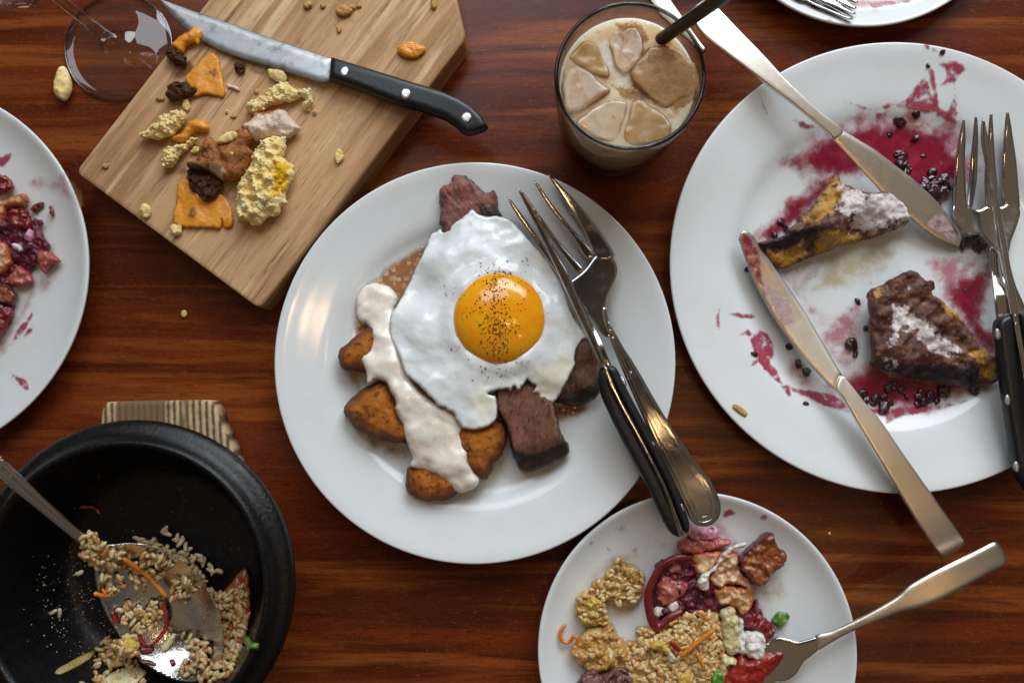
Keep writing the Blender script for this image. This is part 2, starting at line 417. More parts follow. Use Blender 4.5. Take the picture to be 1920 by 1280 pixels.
M_BOARD = mat('worn_acacia_board', (0.58, 0.345, 0.175), 0.60, [
    ('n', 0.42, 3, 0.44, 0.60, (0.40, 0.215, 0.10), (0.09, 1, 1), 0.5),
    ('n', 0.75, 3, 0.52, 0.66, (0.70, 0.48, 0.27), (0.08, 1, 1), 0.4),
    ('n', 2.4, 5, 0.55, 0.74, (0.22, 0.110, 0.05), (0.05, 1, 1), 0.5),
    ('n', 11.0, 5, 0.54, 0.74, (0.24, 0.125, 0.058), (0.045, 1, 1), 0.3),
    ('n', 0.8, 5, 0.56, 0.75, (0.46, 0.24, 0.095)),
    ('n', 26.0, 3, 0.64, 0.72, (0.74, 0.56, 0.38), (0.03, 1, 1))],
    bump=[(16, 0.03, 5, (0.05, 1, 1)), (1.2, 0.02, 3)], rot=math.radians(-53), spec=0.3, rlayers=[('n', 0.8, 4, 0.5, 0.7, 0.42)])
M_STEEL = mat('polished_steel', (0.56, 0.55, 0.53), 0.10, metal=1.0, rlayers=[('n', 1.2, 4, 0.45, 0.75, 0.2)], bump=[(30, 0.0015, 3, (0.1, 1, 1))])
M_SATIN = mat('satin_steel', (0.84, 0.77, 0.67), 0.34, [('n', 1.0, 4, 0.5, 0.8, (0.72, 0.67, 0.60))], metal=1.0, rlayers=[('n', 3, 4, 0.5, 0.75, 0.40)], bump=[(40, 0.002, 3)])
M_BLADE = mat('greasy_steel_blade', (0.40, 0.40, 0.40), 0.34, [('n', 1.2, 5, 0.50, 0.68, (0.26, 0.26, 0.255)), ('n', 5, 5, 0.66, 0.74, (0.55, 0.57, 0.6))], metal=0.95,
              rlayers=[('n', 1.6, 6, 0.42, 0.68, 0.5)], bump=[(3, 0.004, 5)])
M_BLACK = mat('black_plastic_handle', (0.012, 0.012, 0.013), 0.33, [('n', 3, 5, 0.6, 0.8, (0.022, 0.021, 0.021))], bump=[(40, 0.003, 3)], rlayers=[('n', 2, 5, 0.5, 0.75, 0.5)])
M_RIVET = mat('steel_rivet', (0.62, 0.62, 0.61), 0.35, metal=0.85)
def thinglass(name, tint=(0.975, 0.98, 0.98), edge=(0.55, 0.55, 0.54), fk_=0.6):
    m = bpy.data.materials.new(name); m.use_nodes = True; nt = m.node_tree; N = nt.nodes; L = nt.links; N.remove(N['Principled BSDF'])
    tr = N.new('ShaderNodeBsdfTransparent'); gl_ = N.new('ShaderNodeBsdfGlossy'); gl_.inputs['Roughness'].default_value = 0.02
    lw = N.new('ShaderNodeLayerWeight'); lw.inputs['Blend'].default_value = 0.5
    def math_(op, a_, k_):
        q = N.new('ShaderNodeMath'); q.operation = op; L.new(a_, q.inputs[0]); q.inputs[1].default_value = k_; return q.outputs[0]
    mc = N.new('ShaderNodeMix'); mc.data_type = 'RGBA'; mc.inputs[6].default_value = (*tint, 1); mc.inputs[7].default_value = (*edge, 1)
    L.new(math_('POWER', lw.outputs['Facing'], 4.0), mc.inputs[0]); L.new(mc.outputs[2], tr.inputs[0])
    f = math_('ADD', math_('MULTIPLY', math_('POWER', lw.outputs['Facing'], 5.0), 0.95*fk_), 0.045*fk_)
    mx = N.new('ShaderNodeMixShader'); L.new(f, mx.inputs[0]); L.new(tr.outputs[0], mx.inputs[1]); L.new(gl_.outputs[0], mx.inputs[2]); L.new(mx.outputs[0], N['Material Output'].inputs[0])
    return m
M_GLASS = thinglass('clear_glass')
M_RIM_REFRACT = thinglass('rim_refraction_tint', (0.30, 0.29, 0.28), (0.06, 0.06, 0.06), 1.2)  # dark tint stands in for the dark surroundings refracted in the rim
M_STEM = thinglass('thin_stemware', (0.985, 0.985, 0.985), (0.35, 0.345, 0.34), fk_=1.4)
M_FOOTEDGE = thinglass('foot_edge_glass', (0.62, 0.62, 0.62), (0.30, 0.30, 0.30), 3.0)

# ------------------------------------------------------------------ table
Vt = []; nxg, nyg = 2, 2
tb = [(-75, -55, 0), (75, -55, 0), (75, 55, 0), (-75, 55, 0), (-75, -55, -3.5), (75, -55, -3.5), (75, 55, -3.5), (-75, 55, -3.5)]
tab = mk('table_top', tb, [(0, 1, 2, 3), (7, 6, 5, 4), (0, 4, 5, 1), (1, 5, 6, 2), (2, 6, 7, 3), (3, 7, 4, 0)], M_TABLE, smooth=False, kind='structure',
         label='dark red varnished wooden table top with horizontal grain')

# ------------------------------------------------------------------ plates
PM = Plate(888, 676, 373, 'rim'); PM.build(M_CHINA, 'white dinner plate in the middle holding the fried egg', 'white plates on the table')
PR = Plate(1684, 496, 419, 'rim'); PR.build(M_CHINA, 'largest white plate, stained with purple berry sauce', 'white plates on the table')
PB = Plate(1307, 1223, 287, 'coupe'); PB.build(M_CHINA, 'small white plate piled with rice, beetroot and apple leftovers', 'white plates on the table')
PL = Plate(-187, 506, 361, 'coupe'); PL.build(M_CHINA, 'white plate cut off by the edge, with red fruit salad remains', 'white plates on the table')
PT = Plate(1620, -226, 282, 'coupe'); PT.build(M_CHINA, 'white plate just peeking in above the berry-stained plate', 'white plates on the table')

# ------------------------------------------------------------------ cutting board
ZB = 2.3
A_, B_, C_ = P(140, 322, ZB), P(486, 580, ZB), P(874, 72, ZB)
u_ = (C_-B_)/np.linalg.norm(C_-B_); v_ = (A_-B_)-np.dot(A_-B_, u_)*u_; wb = np.linalg.norm(v_); v_ /= wb
D_ = P(850, -35, ZB)
A2 = A_; lenr = np.linalg.norm(C_-B_)
cu, cv = np.dot(D_-C_, u_), np.dot(D_-C_, v_)
F_ = A_+u_*(lenr-np.dot(A_-B_, u_))
outl = [A_, B_, C_, C_+u_*cu*1.6+v_*cv*1.6, C_+u_*(cu*1.6+6)+v_*(cv*1.6+.2), C_+u_*(cu*1.6+6)+v_*(wb-cv*1.6-.2), C_+u_*cu*1.6+v_*(wb-cv*1.6), F_]
def roundpoly(pts, rad, n=5):
    out = []; m_ = len(pts)
    for i in range(m_):
        p, a, b = pts[i], pts[i-1], pts[(i+1) % m_]
        da = (a-p)/np.linalg.norm(a-p); db = (b-p)/np.linalg.norm(b-p)
        for k_ in range(n+1):
            t = k_/n; out.append((1-t)**2*(p+da*rad)+2*t*(1-t)*p+t*t*(p+db*rad))
    return np.array(out)
def slab(name, poly3, z0, z1, bev, m, parent=None, wob=0.0, **tg):
    """thick plate with rounded-over edges from a 2D outline"""
    q = np.asarray(poly3)[:, :2]; n = len(q)
    nn = np.roll(q, -1, 0)-np.roll(q, 1, 0); nn = np.stack([nn[:, 1], -nn[:, 0]], -1); nn /= np.linalg.norm(nn, axis=1)[:, None]+1e-9
    ar = 0.5*np.sum(q[:, 0]*np.roll(q[:, 1], -1)-np.roll(q[:, 0], -1)*q[:, 1])
    if ar < 0: q = q[::-1]; nn = -nn[::-1]*-1; nn = np.roll(q, -1, 0)-np.roll(q, 1, 0); nn = np.stack([nn[:, 1], -nn[:, 0]], -1); nn /= np.linalg.norm(nn, axis=1)[:, None]+1e-9
    V = []; R_ = []
    for inset, z in ((0, z0), (0, z1-bev), (bev*.12, z1-bev*.5), (bev*.4, z1-bev*.15), (bev, z1)):
        R_.append(len(V)); V += [(p[0]-k_[0]*inset, p[1]-k_[1]*inset, z) for p, k_ in zip(q, nn)]
    F = []
    for a, b in zip(R_[:-1], R_[1:]):
        F += [(a+i, a+(i+1) % n, b+(i+1) % n, b+i) for i in range(n)]
    ring = np.array(V[R_[-1]:R_[-1]+n])[:, :2]
    vs2, _, fs2, ov2, _, _ = delaunay_2d_cdt([Vector(p) for p in ring], [(i, (i+1) % n) for i in range(n)], [], 1, 1e-7)
    b0 = len(V); V += [(v.x, v.y, z1) for v in vs2]; b1 = len(V); V += [(v.x, v.y, z0) for v in vs2]
    for f in fs2:
        a, b, c = [vs2[i] for i in f]
        g = list(f) if (b.x-a.x)*(c.y-a.y)-(b.y-a.y)*(c.x-a.x) > 0 else list(reversed(f))
        F.append(tuple(b0+i for i in g)); F.append(tuple(b1+i for i in reversed(g)))
    return mk(name, V, F, m, parent, False, **tg)
board = slab('cutting_board', linres(roundpoly(outl, 0.5), 1.0), 0.01, ZB, 0.22, M_BOARD,
             label='wooden cutting board strewn with cheese, bread and chicken scraps', cat='cutting board')

# ------------------------------------------------------------------ main dish: steak, potatoes, sauce, egg
c1 = crop(620, 300, 3.764); c2 = crop(620, 600, 3.556)
M_JUICE = mat('steak_juice', (0.50, 0.27, 0.10), 0.08, [('n', 1.2, 3, 0.45, 0.6, (0.62, 0.50, 0.28)), ('v', 2.6, 0.40, 0.5, (0.40, 0.14, 0.03))],
              alpha=[('a', 'd', 0.0, 0.5, None, 2.0, 0.25), 0.75], bump=[(2.2, 0.05, 0, None, 'v')])
PM.film('juice_and_shade', c1(165, 1260, 165, 1000, 230, 870, 380, 750, 540, 645, 660, 575, 760, 560, 700, 800, 560, 1000, 400, 1240), M_JUICE, parent=None, kind='stuff',
        label='thin oily brown juice pooled beside the egg white', cat='juice')
M_WEDGE_SHADE = filmmat('painted_brown_shade', (0.42, 0.22, 0.08), 0.6, 0.8, 1.2, 0.5)  # film colour paints the brown shadow around the left potato wedges
PM.film('juice_and_shade', c2(60, 260, 230, 330, 260, 460, 480, 800, 540, 900, 500, 960, 330, 900, 180, 840, 130, 700, 110, 480), M_WEDGE_SHADE, parent=None, kind='stuff',
        label='faint brown shadow painted under the two left potato wedges', cat='juice')
PM.film('juice_and_shade', c2(1440, 560, 1600, 540, 1720, 560, 1700, 620, 1620, 660, 1520, 690, 1480, 640), M_JUICE, parent=None, kind='stuff',
        label='small amber juice puddle between the two lower steak pieces', cat='juice')

def steakmat(name, base, pink, rot, edge):
    return mat(name, base, 0.42, [
        ('n', 0.8, 4, 0.42, 0.62, pink), ('n', 3.2, 5, 0.50, 0.68, (0.085, 0.032, 0.020), (1, .25, 1), 0.6), ('n', 9, 5, 0.54, 0.70, (0.06, 0.022, 0.014), (1, .18, 1), 0.5),
        ('n', 12, 4, 0.60, 0.72, (0.34, 0.17, 0.13), (1, .15, 1)), ('a', 'd', edge, 0.02, (0.032, 0.015, 0.009), 2.2, edge*1.2), ('a', 'm0', 0.3, 0.75, (0.030, 0.016, 0.010), 2.5, 1.4)],
        bump=[(5, 0.09, 6, (1, .2, 1)), (16, 0.05, 5, (1, .25, 1)), (40, 0.015, 3)], spec=0.55, rot=rot, rlayers=[('n', 4, 5, 0.46, 0.62, 0.16)])
M_STEAK = steakmat('grilled_steak', (0.20, 0.088, 0.054), (0.25, 0.095, 0.066), 0.25, 0.20)
M_STEAK2 = steakmat('rosy_steak', (0.24, 0.085, 0.06), (0.34, 0.10, 0.085), -0.6, 0.14)
blob('steak_piece', c1(780, 470, 765, 420, 780, 330, 770, 240, 800, 180, 860, 150, 850, 130, 900, 105, 950, 110, 1030, 170, 1100, 225, 1160, 225, 1175, 270, 1180, 350,
     1210, 395, 1250, 600, 1000, 700, 850, 620, 790, 520), [(859, 335, 1.9), (930, 370, 1.7), (830, 400, 1.7), (900, 440, 1.5)], 0.55, 0.5, M_STEAK2, r=0.55, res=0.11,
     rough=(0.12, 1.2), ejit=(0.16, 2.2), masks={'m0': (c1(1040, 330, 1170, 340, 1250, 420, 1060, 430), 0.3)}, label='rosy steak piece poking out above the egg white', cat='steak', group='steak pieces')
blob('steak_piece', c2(1115, 440, 1310, 400, 1480, 540, 1530, 740, 1588, 840, 1575, 900, 1400, 990, 1290, 1008, 1240, 965, 1200, 850, 1170, 720, 1110, 600),
     [(935, 740, 2.0), (1030, 757, 2.0), (1050, 808, 2.0), (960, 830, 1.8), (1062, 850, 1.3), (985, 880, 1.1)], 0.55, 1.1, M_STEAK, r=0.42, res=0.11, rough=(0.07, 1.0), ejit=(0.09, 1.6),
     power=2.6, masks={'m0': (c2(1180, 760, 1230, 850, 1300, 890, 1420, 870, 1560, 800, 1640, 850, 1600, 1020, 1200, 1040), 0.22)},
     label='thick block of brown steak below the egg', cat='steak', group='steak pieces')
blob('steak_piece', c2(1560, 240, 1640, 150, 1710, 110, 1800, 260, 1800, 470, 1730, 545, 1640, 575, 1500, 545, 1430, 430), [(1100, 640, 2.0), (1110, 720, 1.7), (1060, 740, 1.4), (1085, 762, 1.0)],
     0.5, 0.8, M_STEAK, r=0.45, res=0.11, rough=(0.10, 1.2), ejit=(0.10, 1.8), masks={'m0': (c2(1470, 560, 1560, 470, 1690, 450, 1790, 400, 1830, 600, 1640, 620), 0.3)},
     label='dark edged steak slice tucked beneath the knife', cat='steak', group='steak pieces')

M_POT = mat('fried_potato', (0.54, 0.165, 0.012), 0.46, [
    ('n', 0.8, 4, 0.45, 0.62, (0.34, 0.082, 0.008)), ('a', 'd', 0.8, 0.0, (0.15, 0.032, 0.006), 1.2, 0.9), ('n', 3.0, 5, 0.52, 0.66, (0.13, 0.028, 0.006)),
    ('a', 'd', 0.16, 0.0, (0.07, 0.018, 0.006), 3.0, 0.3), ('n', 16, 4, 0.60, 0.70, (0.66, 0.30, 0.06))], bump=[(14, 0.09, 6), (36, 0.05, 4)], spec=0.4, rlayers=[('n', 6, 4, 0.5, 0.7, 0.28)])
def potato(pts, z, h, hb, label): blob('potato_wedge', pts, z, h, hb, M_POT, res=0.09, rough=(0.13, 1.6), ejit=(0.09, 2.2), power=1.9, crumb=(160, .015, .045), label=label, cat='potato', group='fried potato wedges')
potato(c2(60, 200, 150, 120, 250, 50, 330, 100, 350, 300, 220, 345, 100, 330, 55, 280), 1.5, 0.9, 0.85, 'small dark fried potato wedge at the upper end of the sauce')
potato(c2(85, 600, 100, 560, 200, 470, 330, 405, 420, 440, 480, 560, 560, 780, 430, 815, 300, 790, 170, 720, 110, 640), 1.5, 1.15, 0.9, 'large golden fried potato wedge left of the sauce')
potato(c2(500, 1060, 515, 990, 600, 960, 780, 960, 880, 1080, 840, 1155, 760, 1198, 600, 1198, 530, 1155, 500, 1110), 1.4, 1.0, 0.8, 'fried potato wedge at the lower tip of the sauce')
potato(c2(820, 700, 1100, 660, 1172, 720, 1160, 860, 1090, 960, 1040, 1058, 980, 1040, 880, 950, 820, 850), 1.6, 1.1, 0.95, 'fried potato wedge between sauce and thick steak block')
potato(c2(400, 260, 640, 420, 840, 600, 880, 700, 760, 720, 560, 600, 400, 440), 1.7, 0.7, 0.9, 'dark potato wedge mostly hidden between sauce and egg')

M_SAUCE = mat('creamy_sauce', (0.86, 0.76, 0.66), 0.30, [('n', 1.4, 4, 0.45, 0.7, (0.88, 0.81, 0.73)), ('n', 0.8, 3, 0.58, 0.72, (0.76, 0.56, 0.42)), ('n', 15, 3, 0.66, 0.70, (0.16, 0.17, 0.09)), ('n', 8, 3, 0.69, 0.72, (0.06, 0.09, 0.05))],
              bump=[(1.2, 0.04, 1), (5, 0.012, 2)], sss=0.12, spec=0.5, coat=0.5, coatr=0.08, rlayers=[('n', 1.5, 3, 0.5, 0.7, 0.2)])
sau = c1(190, 960, 240, 890, 320, 865, 420, 900, 475, 970, 450, 1060)+c2(430, 30, 470, 180, 520, 330, 560, 440, 680, 540, 800, 600, 860, 660, 890, 740, 922, 860, 918, 935, 960, 1010, 992, 1060, 970, 1110,
      920, 1135, 860, 1150, 790, 1110, 740, 1060, 680, 1020, 600, 998, 528, 972, 540, 900, 490, 770, 478, 700, 430, 600, 428, 540, 380, 440, 350, 410, 300, 395, 250, 420, 232, 330, 203, 270, 215, 215, 245, 170, 280, 130, 265, 60, 240, 25)+c1(200, 1130, 180, 1030)
SZ = zfield([(705, 555, 1.0), (690, 600, 1.0), (715, 640, 2.0), (720, 690, 2.3), (740, 740, 2.5), (790, 790, 2.3), (820, 850, 2.2), (860, 860, 2.3), (790, 875, 1.9), (860, 915, 2.0), (895, 900, 2.0)])
blob('creamy_sauce', sau, SZ, 0.42, 0.55, M_SAUCE, r=0.6, res=0.12, rough=(0.22, 0.5), ejit=(0.06, 2), label='pale pink creamy sauce ladled over the potato wedges', cat='sauce')

# egg
EW = c1(1000, 345, 1050, 385, 1110, 398, 1190, 395, 1280, 430, 1400, 560, 1540, 720, 1640, 900, 1700, 1080, 1770, 1190, 1815, 1250)+c2(1712, 122, 1680, 135, 1640, 190, 1632, 250, 1625, 310, 1560, 440, 1520, 510, 1480, 552, 1450, 545, 1410, 555, 1380, 530, 1385, 495, 1350, 480,
     1365, 440, 1335, 425, 1312, 400, 1285, 435, 1255, 470, 1235, 462, 1225, 445, 1200, 470, 1180, 462, 1145, 462, 1050, 488, 1095, 505, 1108, 545, 1115, 620, 1100, 670, 1060, 705, 1020, 722, 970, 732, 895, 725, 862, 700, 830, 650, 812, 612, 790, 605, 765, 585,
     715, 570, 690, 535, 655, 505, 600, 445, 540, 395, 490, 345, 470, 280, 450, 220, 420, 160, 398, 110)+c1(415, 1150, 430, 1080, 470, 1020, 520, 930, 560, 850, 590, 780, 620, 720, 660, 640, 690, 560, 710, 520, 745, 505, 780, 483, 798, 512, 830, 475, 870, 440, 920, 410, 965, 375)
EZ = zfield([(885, 395, 2.2), (950, 415, 2.1), (1030, 500, 2.2), (1095, 630, 2.5), (1060, 700, 2.6), (1030, 750, 2.3), (970, 730, 2.8), (925, 780, 2.7), (880, 800, 2.8), (820, 750, 2.9), (755, 690, 2.9),
             (735, 620, 2.3), (770, 530, 1.6), (810, 445, 1.7), (850, 480, 2.6), (935, 600, 2.8), (800, 620, 2.9), (860, 720, 3.0), (1000, 680, 2.9), (1030, 600, 2.7), (950, 470, 2.7), (880, 540, 2.9)])
YC = P(935, 596, 3.4); YR = 2.72
M_WHITE = mat('cooked_egg_white', (0.80, 0.82, 0.825), 0.24, [('n', 1.3, 4, 0.52, 0.72, (0.83, 0.82, 0.74)), ('n', 9, 3, 0.68, 0.72, (0.42, 0.40, 0.28)), ('n', 20, 2, 0.71, 0.74, (0.08, 0.07, 0.05)), ('a', 'm1', 0.3, 0.9, (0.76, 0.74, 0.60), 2.5, 0.8)],
              bump=[(1.2, 0.03, 1), (7, 0.008, 3)], sss=0.15, sssr=(1, .9, .7), spec=0.5, coat=0.35, coatr=0.12, rlayers=[('n', 2, 4, 0.5, 0.7, 0.12)])
M_YOLK = mat('egg_yolk', (0.95, 0.35, 0.003), 0.16, [('n', 0.8, 3, 0.42, 0.62, (0.92, 0.42, 0.008))], sss=0.25, sssr=(1, .35, .05), spec=0.5, coat=0.5, coatr=0.08, bump=[(5, 0.006, 3)])
M_PEP = mat('ground_pepper', (0.018, 0.012, 0.008), 0.6, [('a', 'g', 0.72, 0.76, (0.20, 0.10, 0.04)), ('a', 'g', 0.9, 0.94, (0.45, 0.33, 0.2))])
def eggz(x, y, d=None, zb=None):
    x = np.asarray(x, float); y = np.asarray(y, float)
    if zb is None: zb = EZ(x, y)
    n1 = np.array([fbm(a*0.55+3, b*0.55, 1.7, 2) for a, b in zip(np.atleast_1d(x), np.atleast_1d(y))])
    n2 = np.array([fbm(a*2.2+9, b*2.2, 5.1, 3) for a, b in zip(np.atleast_1d(x), np.atleast_1d(y))])
    ed = np.ones_like(n1) if d is None else np.clip(d/0.20, 0, 1); prof = np.sqrt(1-(1-ed)**2)
    ry = np.hypot(x-YC[0], y-YC[1]); ring = 0.28*np.exp(-((ry-YR-.1)/0.6)**2)
    far = np.clip((np.ones_like(n1)*9 if d is None else d)/1.0, 0, 1)
    return zb+0.18*prof+0.14*n1*far+0.025*n2*prof+ring
egg = thing('fried_egg', 'sunny side up fried egg with runny orange yolk and pepper', 'egg', (YC[0], YC[1], 2.2))
blob('egg_white', EW, EZ, 0, 0, M_WHITE, res=0.12, ejit=(0.035, 3.0), parent=egg, top=eggz, bot=lambda x, y, d, zb, zt: zt-0.015-0.16*np.clip(d/0.3, 0, 1),
     masks={'m1': ([c2(900, 560, 1000, 480, 1110, 520, 1110, 640, 1000, 640), c2(1330, 330, 1600, 200, 1620, 330, 1480, 540, 1380, 500)], 0.4)})
yp = [(0, 1.45)]
for k in range(1, 26):
    t = k/25; yp.append((YR*math.sin(t*math.pi*.56)/math.sin(math.pi*.56) if t < 1 else YR*.99, 1.45*math.cos(t*math.pi*.56)*0.96+0.0 if t < 1 else -.15))
yz = 2.95
Vy = []
yolk = lathe('yolk', [(r_, z_*0.80+yz) for r_, z_ in yp], YC, M_YOLK, egg, n=72)
def yolkz(x, y):
    r_ = np.hypot(x-YC[0], y-YC[1])
    rr_ = np.array([a for a, _ in yp][:23]); zz_ = np.array([b for _, b in yp][:23])
    return np.where(r_ < YR*0.985, np.interp(r_, rr_, zz_)*0.80+yz, -9)
def flecks(name, pos, size, m, parent, seed=2):
    r = np.random.default_rng(seed); V = []; F = []; A = []
    for (x, y, z) in pos:
        s_ = size*r.uniform(.45, 1.5); b0 = len(V); cv = r.uniform()
        rot = Euler(tuple(r.uniform(0, 6.28, 3))).to_matrix()
        for c in ((1, 0, 0), (-1, 0, 0), (0, .7, 0), (0, -.7, 0), (0, 0, .6), (0, 0, -.6)):
            q = rot @ Vector([c[i]*s_*r.uniform(.6, 1.2) for i in range(3)]); V.append((x+q.x, y+q.y, z+q.z*.7)); A.append(cv)
        for f in ((0, 2, 4), (2, 1, 4), (1, 3, 4), (3, 0, 4), (2, 0, 5), (1, 2, 5), (3, 1, 5), (0, 3, 5)): F.append(tuple(b0+i for i in f))
    return mk(name, V, F, m, parent, False, {'g': A}, kind='stuff')
pos = []
for cx, cy, sx, sy, n in ((927, 545, 15, 22, 125), (930, 585, 17, 15, 50), (932, 625, 19, 15, 125), (937, 655, 14, 12, 45), (925, 600, 34, 45, 70), (940, 570, 60, 75, 40), (930, 690, 40, 18, 22), (935, 515, 22, 7, 30), (935, 600, 48, 48, 60)):
    for _ in range(n):
        a, b = rng.normal(cx, sx), rng.normal(cy, sy); p = P(a, b, 3.9); z = float(max(yolkz(p[0], p[1]), eggz([p[0]], [p[1]])[0]))
        p = P(a, b, z); pos.append((p[0], p[1], float(max(yolkz(p[0], p[1]), eggz([p[0]], [p[1]])[0]))+0.02))
flecks('pepper', pos, 0.062, M_PEP, egg)

# ------------------------------------------------------------------ cutlery
def flat(name, pts, z, th, m, parent, r=0.12, res=0.14, sharp=False, power=2.2, **kw):
    return blob(name, pts, zaxis(z), th/2, th/2, m, r=r, res=res, sharp=sharp, parent=parent, power=power, rings=True, **kw)
def disc(name, px, py, z, r, m, parent, h=0.08, sx=1.0, ang=0.0):
    pts = []
    for k in range(14):
        a = 2*math.pi*k/14; x, y = math.cos(a)*r*sx, math.sin(a)*r
        pts.append((px+x*math.cos(ang)-y*math.sin(ang), py+x*math.sin(ang)+y*math.cos(ang)))
    return blob(name, pts, z, h, h, m, r=0.1, res=0.1, parent=parent)
def at(px, py, z=0): return tuple(P(px, py, z))

# steak knife lying on the board
cb = crop(90, 0, 2.1333)
kn = thing('steak_knife', 'black handled steak knife lying on the cutting board, three rivets showing', 'knife', at(600, 130, ZB), 'black handled steak knives')
KZ = [(300, 0, ZB+.25), (450, 60, ZB+.3), (620, 130, ZB+.5), (770, 180, ZB+.65), (910, 240, ZB+.5)]
bl = flat('blade', cb(440, -8, 500, 15, 700, 85, 900, 157, 1137, 236, 1126, 325, 1085, 331, 1030, 312, 900, 270, 780, 237, 690, 205, 620, 167, 560, 125, 510, 82, 470, 35), KZ, 0.16, M_BLADE, kn, r=0.35, sharp=True, power=1.4)
hd = flat('handle', cb(1134, 232, 1300, 283, 1450, 330, 1590, 372, 1650, 398, 1700, 430, 1740, 470, 1763, 512, 1745, 528, 1682, 546, 1655, 535, 1630, 510, 1590, 482, 1500, 450, 1380, 417, 1250, 366, 1128, 324), KZ, 1.1, M_BLACK, kn, r=0.38, sharp=True)
for (a, b) in cb(1187, 287, 1430, 375, 1673, 470): disc('rivet', a, b, ZB+1.06 if a < 700 else (ZB+1.2 if a < 800 else ZB+1.12), 10.5, M_RIVET, kn, 0.05)

# fork and edge-on steak knife on the middle plate
c3 = crop(900, 310, 1.7771)
fk = thing('fork', 'polished steel fork with beaded handle leaning across the middle plate', 'fork', at(1150, 640, 1.5), 'forks on the plates')
FZ = [(1030, 331, 3.0), (960, 375, 2.9), (1050, 440, 2.2), (1090, 500, 2.1), (1115, 560, 2.6), (1140, 640, 3.1), (1200, 780, 3.1), (1270, 900, 2.9), (1320, 985, 2.8), (1350, 940, 2.8)]
head = flat('head', c3(290, 395, 345, 350, 380, 305, 418, 278, 440, 300, 456, 335, 456, 365, 443, 400, 425, 440, 420, 478, 425, 520, 440, 560, 432, 575, 405, 560, 372, 510, 345, 474, 325, 440, 300, 415), FZ, 0.20, M_STEEL, fk, r=0.16)
for q in (c3(229, 36, 246, 44, 320, 122, 390, 205, 446, 292, 436, 312, 404, 318, 380, 300, 340, 210, 280, 120), c3(182, 61, 193, 62, 265, 160, 345, 250, 379, 292, 378, 306, 363, 312, 344, 300, 300, 230, 230, 140),
          c3(134, 88, 146, 92, 210, 180, 270, 262, 343, 342, 342, 354, 325, 360, 300, 335, 240, 250, 180, 160), c3(92, 111, 102, 113, 160, 190, 220, 275, 295, 372, 300, 398, 285, 400, 240, 340, 170, 240, 120, 165)):
    flat('tine', q, FZ, 0.22, M_STEEL, head, r=0.16, res=0.11)
hnd = flat('handle', c3(405, 470, 420, 472, 432, 520, 460, 575, 520, 670, 620, 842, 700, 960, 765, 1045, 795, 1105, 803, 1145, 792, 1180, 760, 1202, 725, 1200, 700, 1180, 680, 1140, 620, 1010, 560, 880, 490, 720, 440, 600, 412, 530), FZ, 0.26, M_STEEL, fk, r=0.2)
FZf = zaxis(FZ)
def along(pts, dz, f=FZf):
    q = unproj(pts, f); q[:, 2] += dz; return q
tubew('beaded_edge', along(c3(425, 520, 470, 600, 540, 725, 625, 865, 705, 985, 765, 1070, 788, 1130, 778, 1170, 745, 1188, 715, 1172, 690, 1120, 630, 990, 560, 840, 490, 680, 440, 570), 0.13), 0.06, M_STEEL, hnd, n=6, step=0.25)
tubew('beaded_edge', along(c3(430, 545, 480, 635, 560, 785, 640, 920, 710, 1030, 755, 1090, 770, 1130, 762, 1160, 742, 1170, 722, 1158, 700, 1105, 640, 975, 570, 830, 500, 685), 0.12), 0.035, M_STEEL, hnd, n=6, step=0.25)
kn2 = thing('steak_knife', 'black handled steak knife resting on edge beside the fork on the middle plate', 'knife', at(1180, 760, 2.0), 'black handled steak knives')
KZ2 = [(972, 355, 3.3), (1010, 430, 3.1), (1070, 560, 3.4), (1130, 690, 3.9), (1200, 820, 4.1), (1290, 1000, 4.0)]
flat('blade', c3(126, 80, 140, 90, 200, 185, 260, 300, 300, 370, 345, 480, 380, 560, 420, 668, 402, 668, 360, 575, 310, 470, 255, 350, 195, 225, 150, 135), KZ2, 0.30, M_STEEL, kn2, r=0.10, res=0.11)
fa = flat('blade_face', c3(330, 470, 345, 478, 400, 575, 440, 668, 458, 690, 425, 672, 390, 615, 350, 530), [(1090, 580, 2.9), (1150, 690, 3.3)], 0.12, M_STEEL, kn2, r=0.08, res=0.11)
KZ3 = [(1130, 690, 3.3), (1200, 820, 3.5), (1290, 1000, 3.4)]
lh = flat('handle_scale', c3(412, 670, 428, 700, 470, 795, 530, 905, 610, 1060, 680, 1215, 668, 1236, 640, 1228, 612, 1190, 560, 1080, 490, 950, 430, 830, 400, 755, 395, 690), KZ3, 0.9, M_BLACK, kn2, r=0.33)
flat('tang', c3(415, 668, 422, 672, 476, 795, 536, 905, 616, 1062, 672, 1205, 694, 1228, 668, 1236, 655, 1205, 604, 1062, 524, 905, 464, 795, 420, 705), [(1130, 690, 3.85), (1200, 820, 4.05), (1290, 1000, 3.95)], 0.22, M_STEEL, kn2, r=0.06, res=0.1)
flat('handle_scale', c3(418, 668, 440, 667, 458, 680, 500, 765, 590, 935, 655, 1070, 690, 1165, 698, 1200, 692, 1222, 672, 1205, 616, 1062, 536, 905, 476, 795, 428, 700), KZ3, 0.95, M_BLACK, kn2, r=0.34)
for (a, b) in c3(478, 720, 575, 930, 672, 1138): disc('rivet', a, b, zaxis(KZ3)(*P(a, b, 3.8)[:2])+0.36, 10, M_RIVET, kn2, 0.08, 0.42, -0.42)

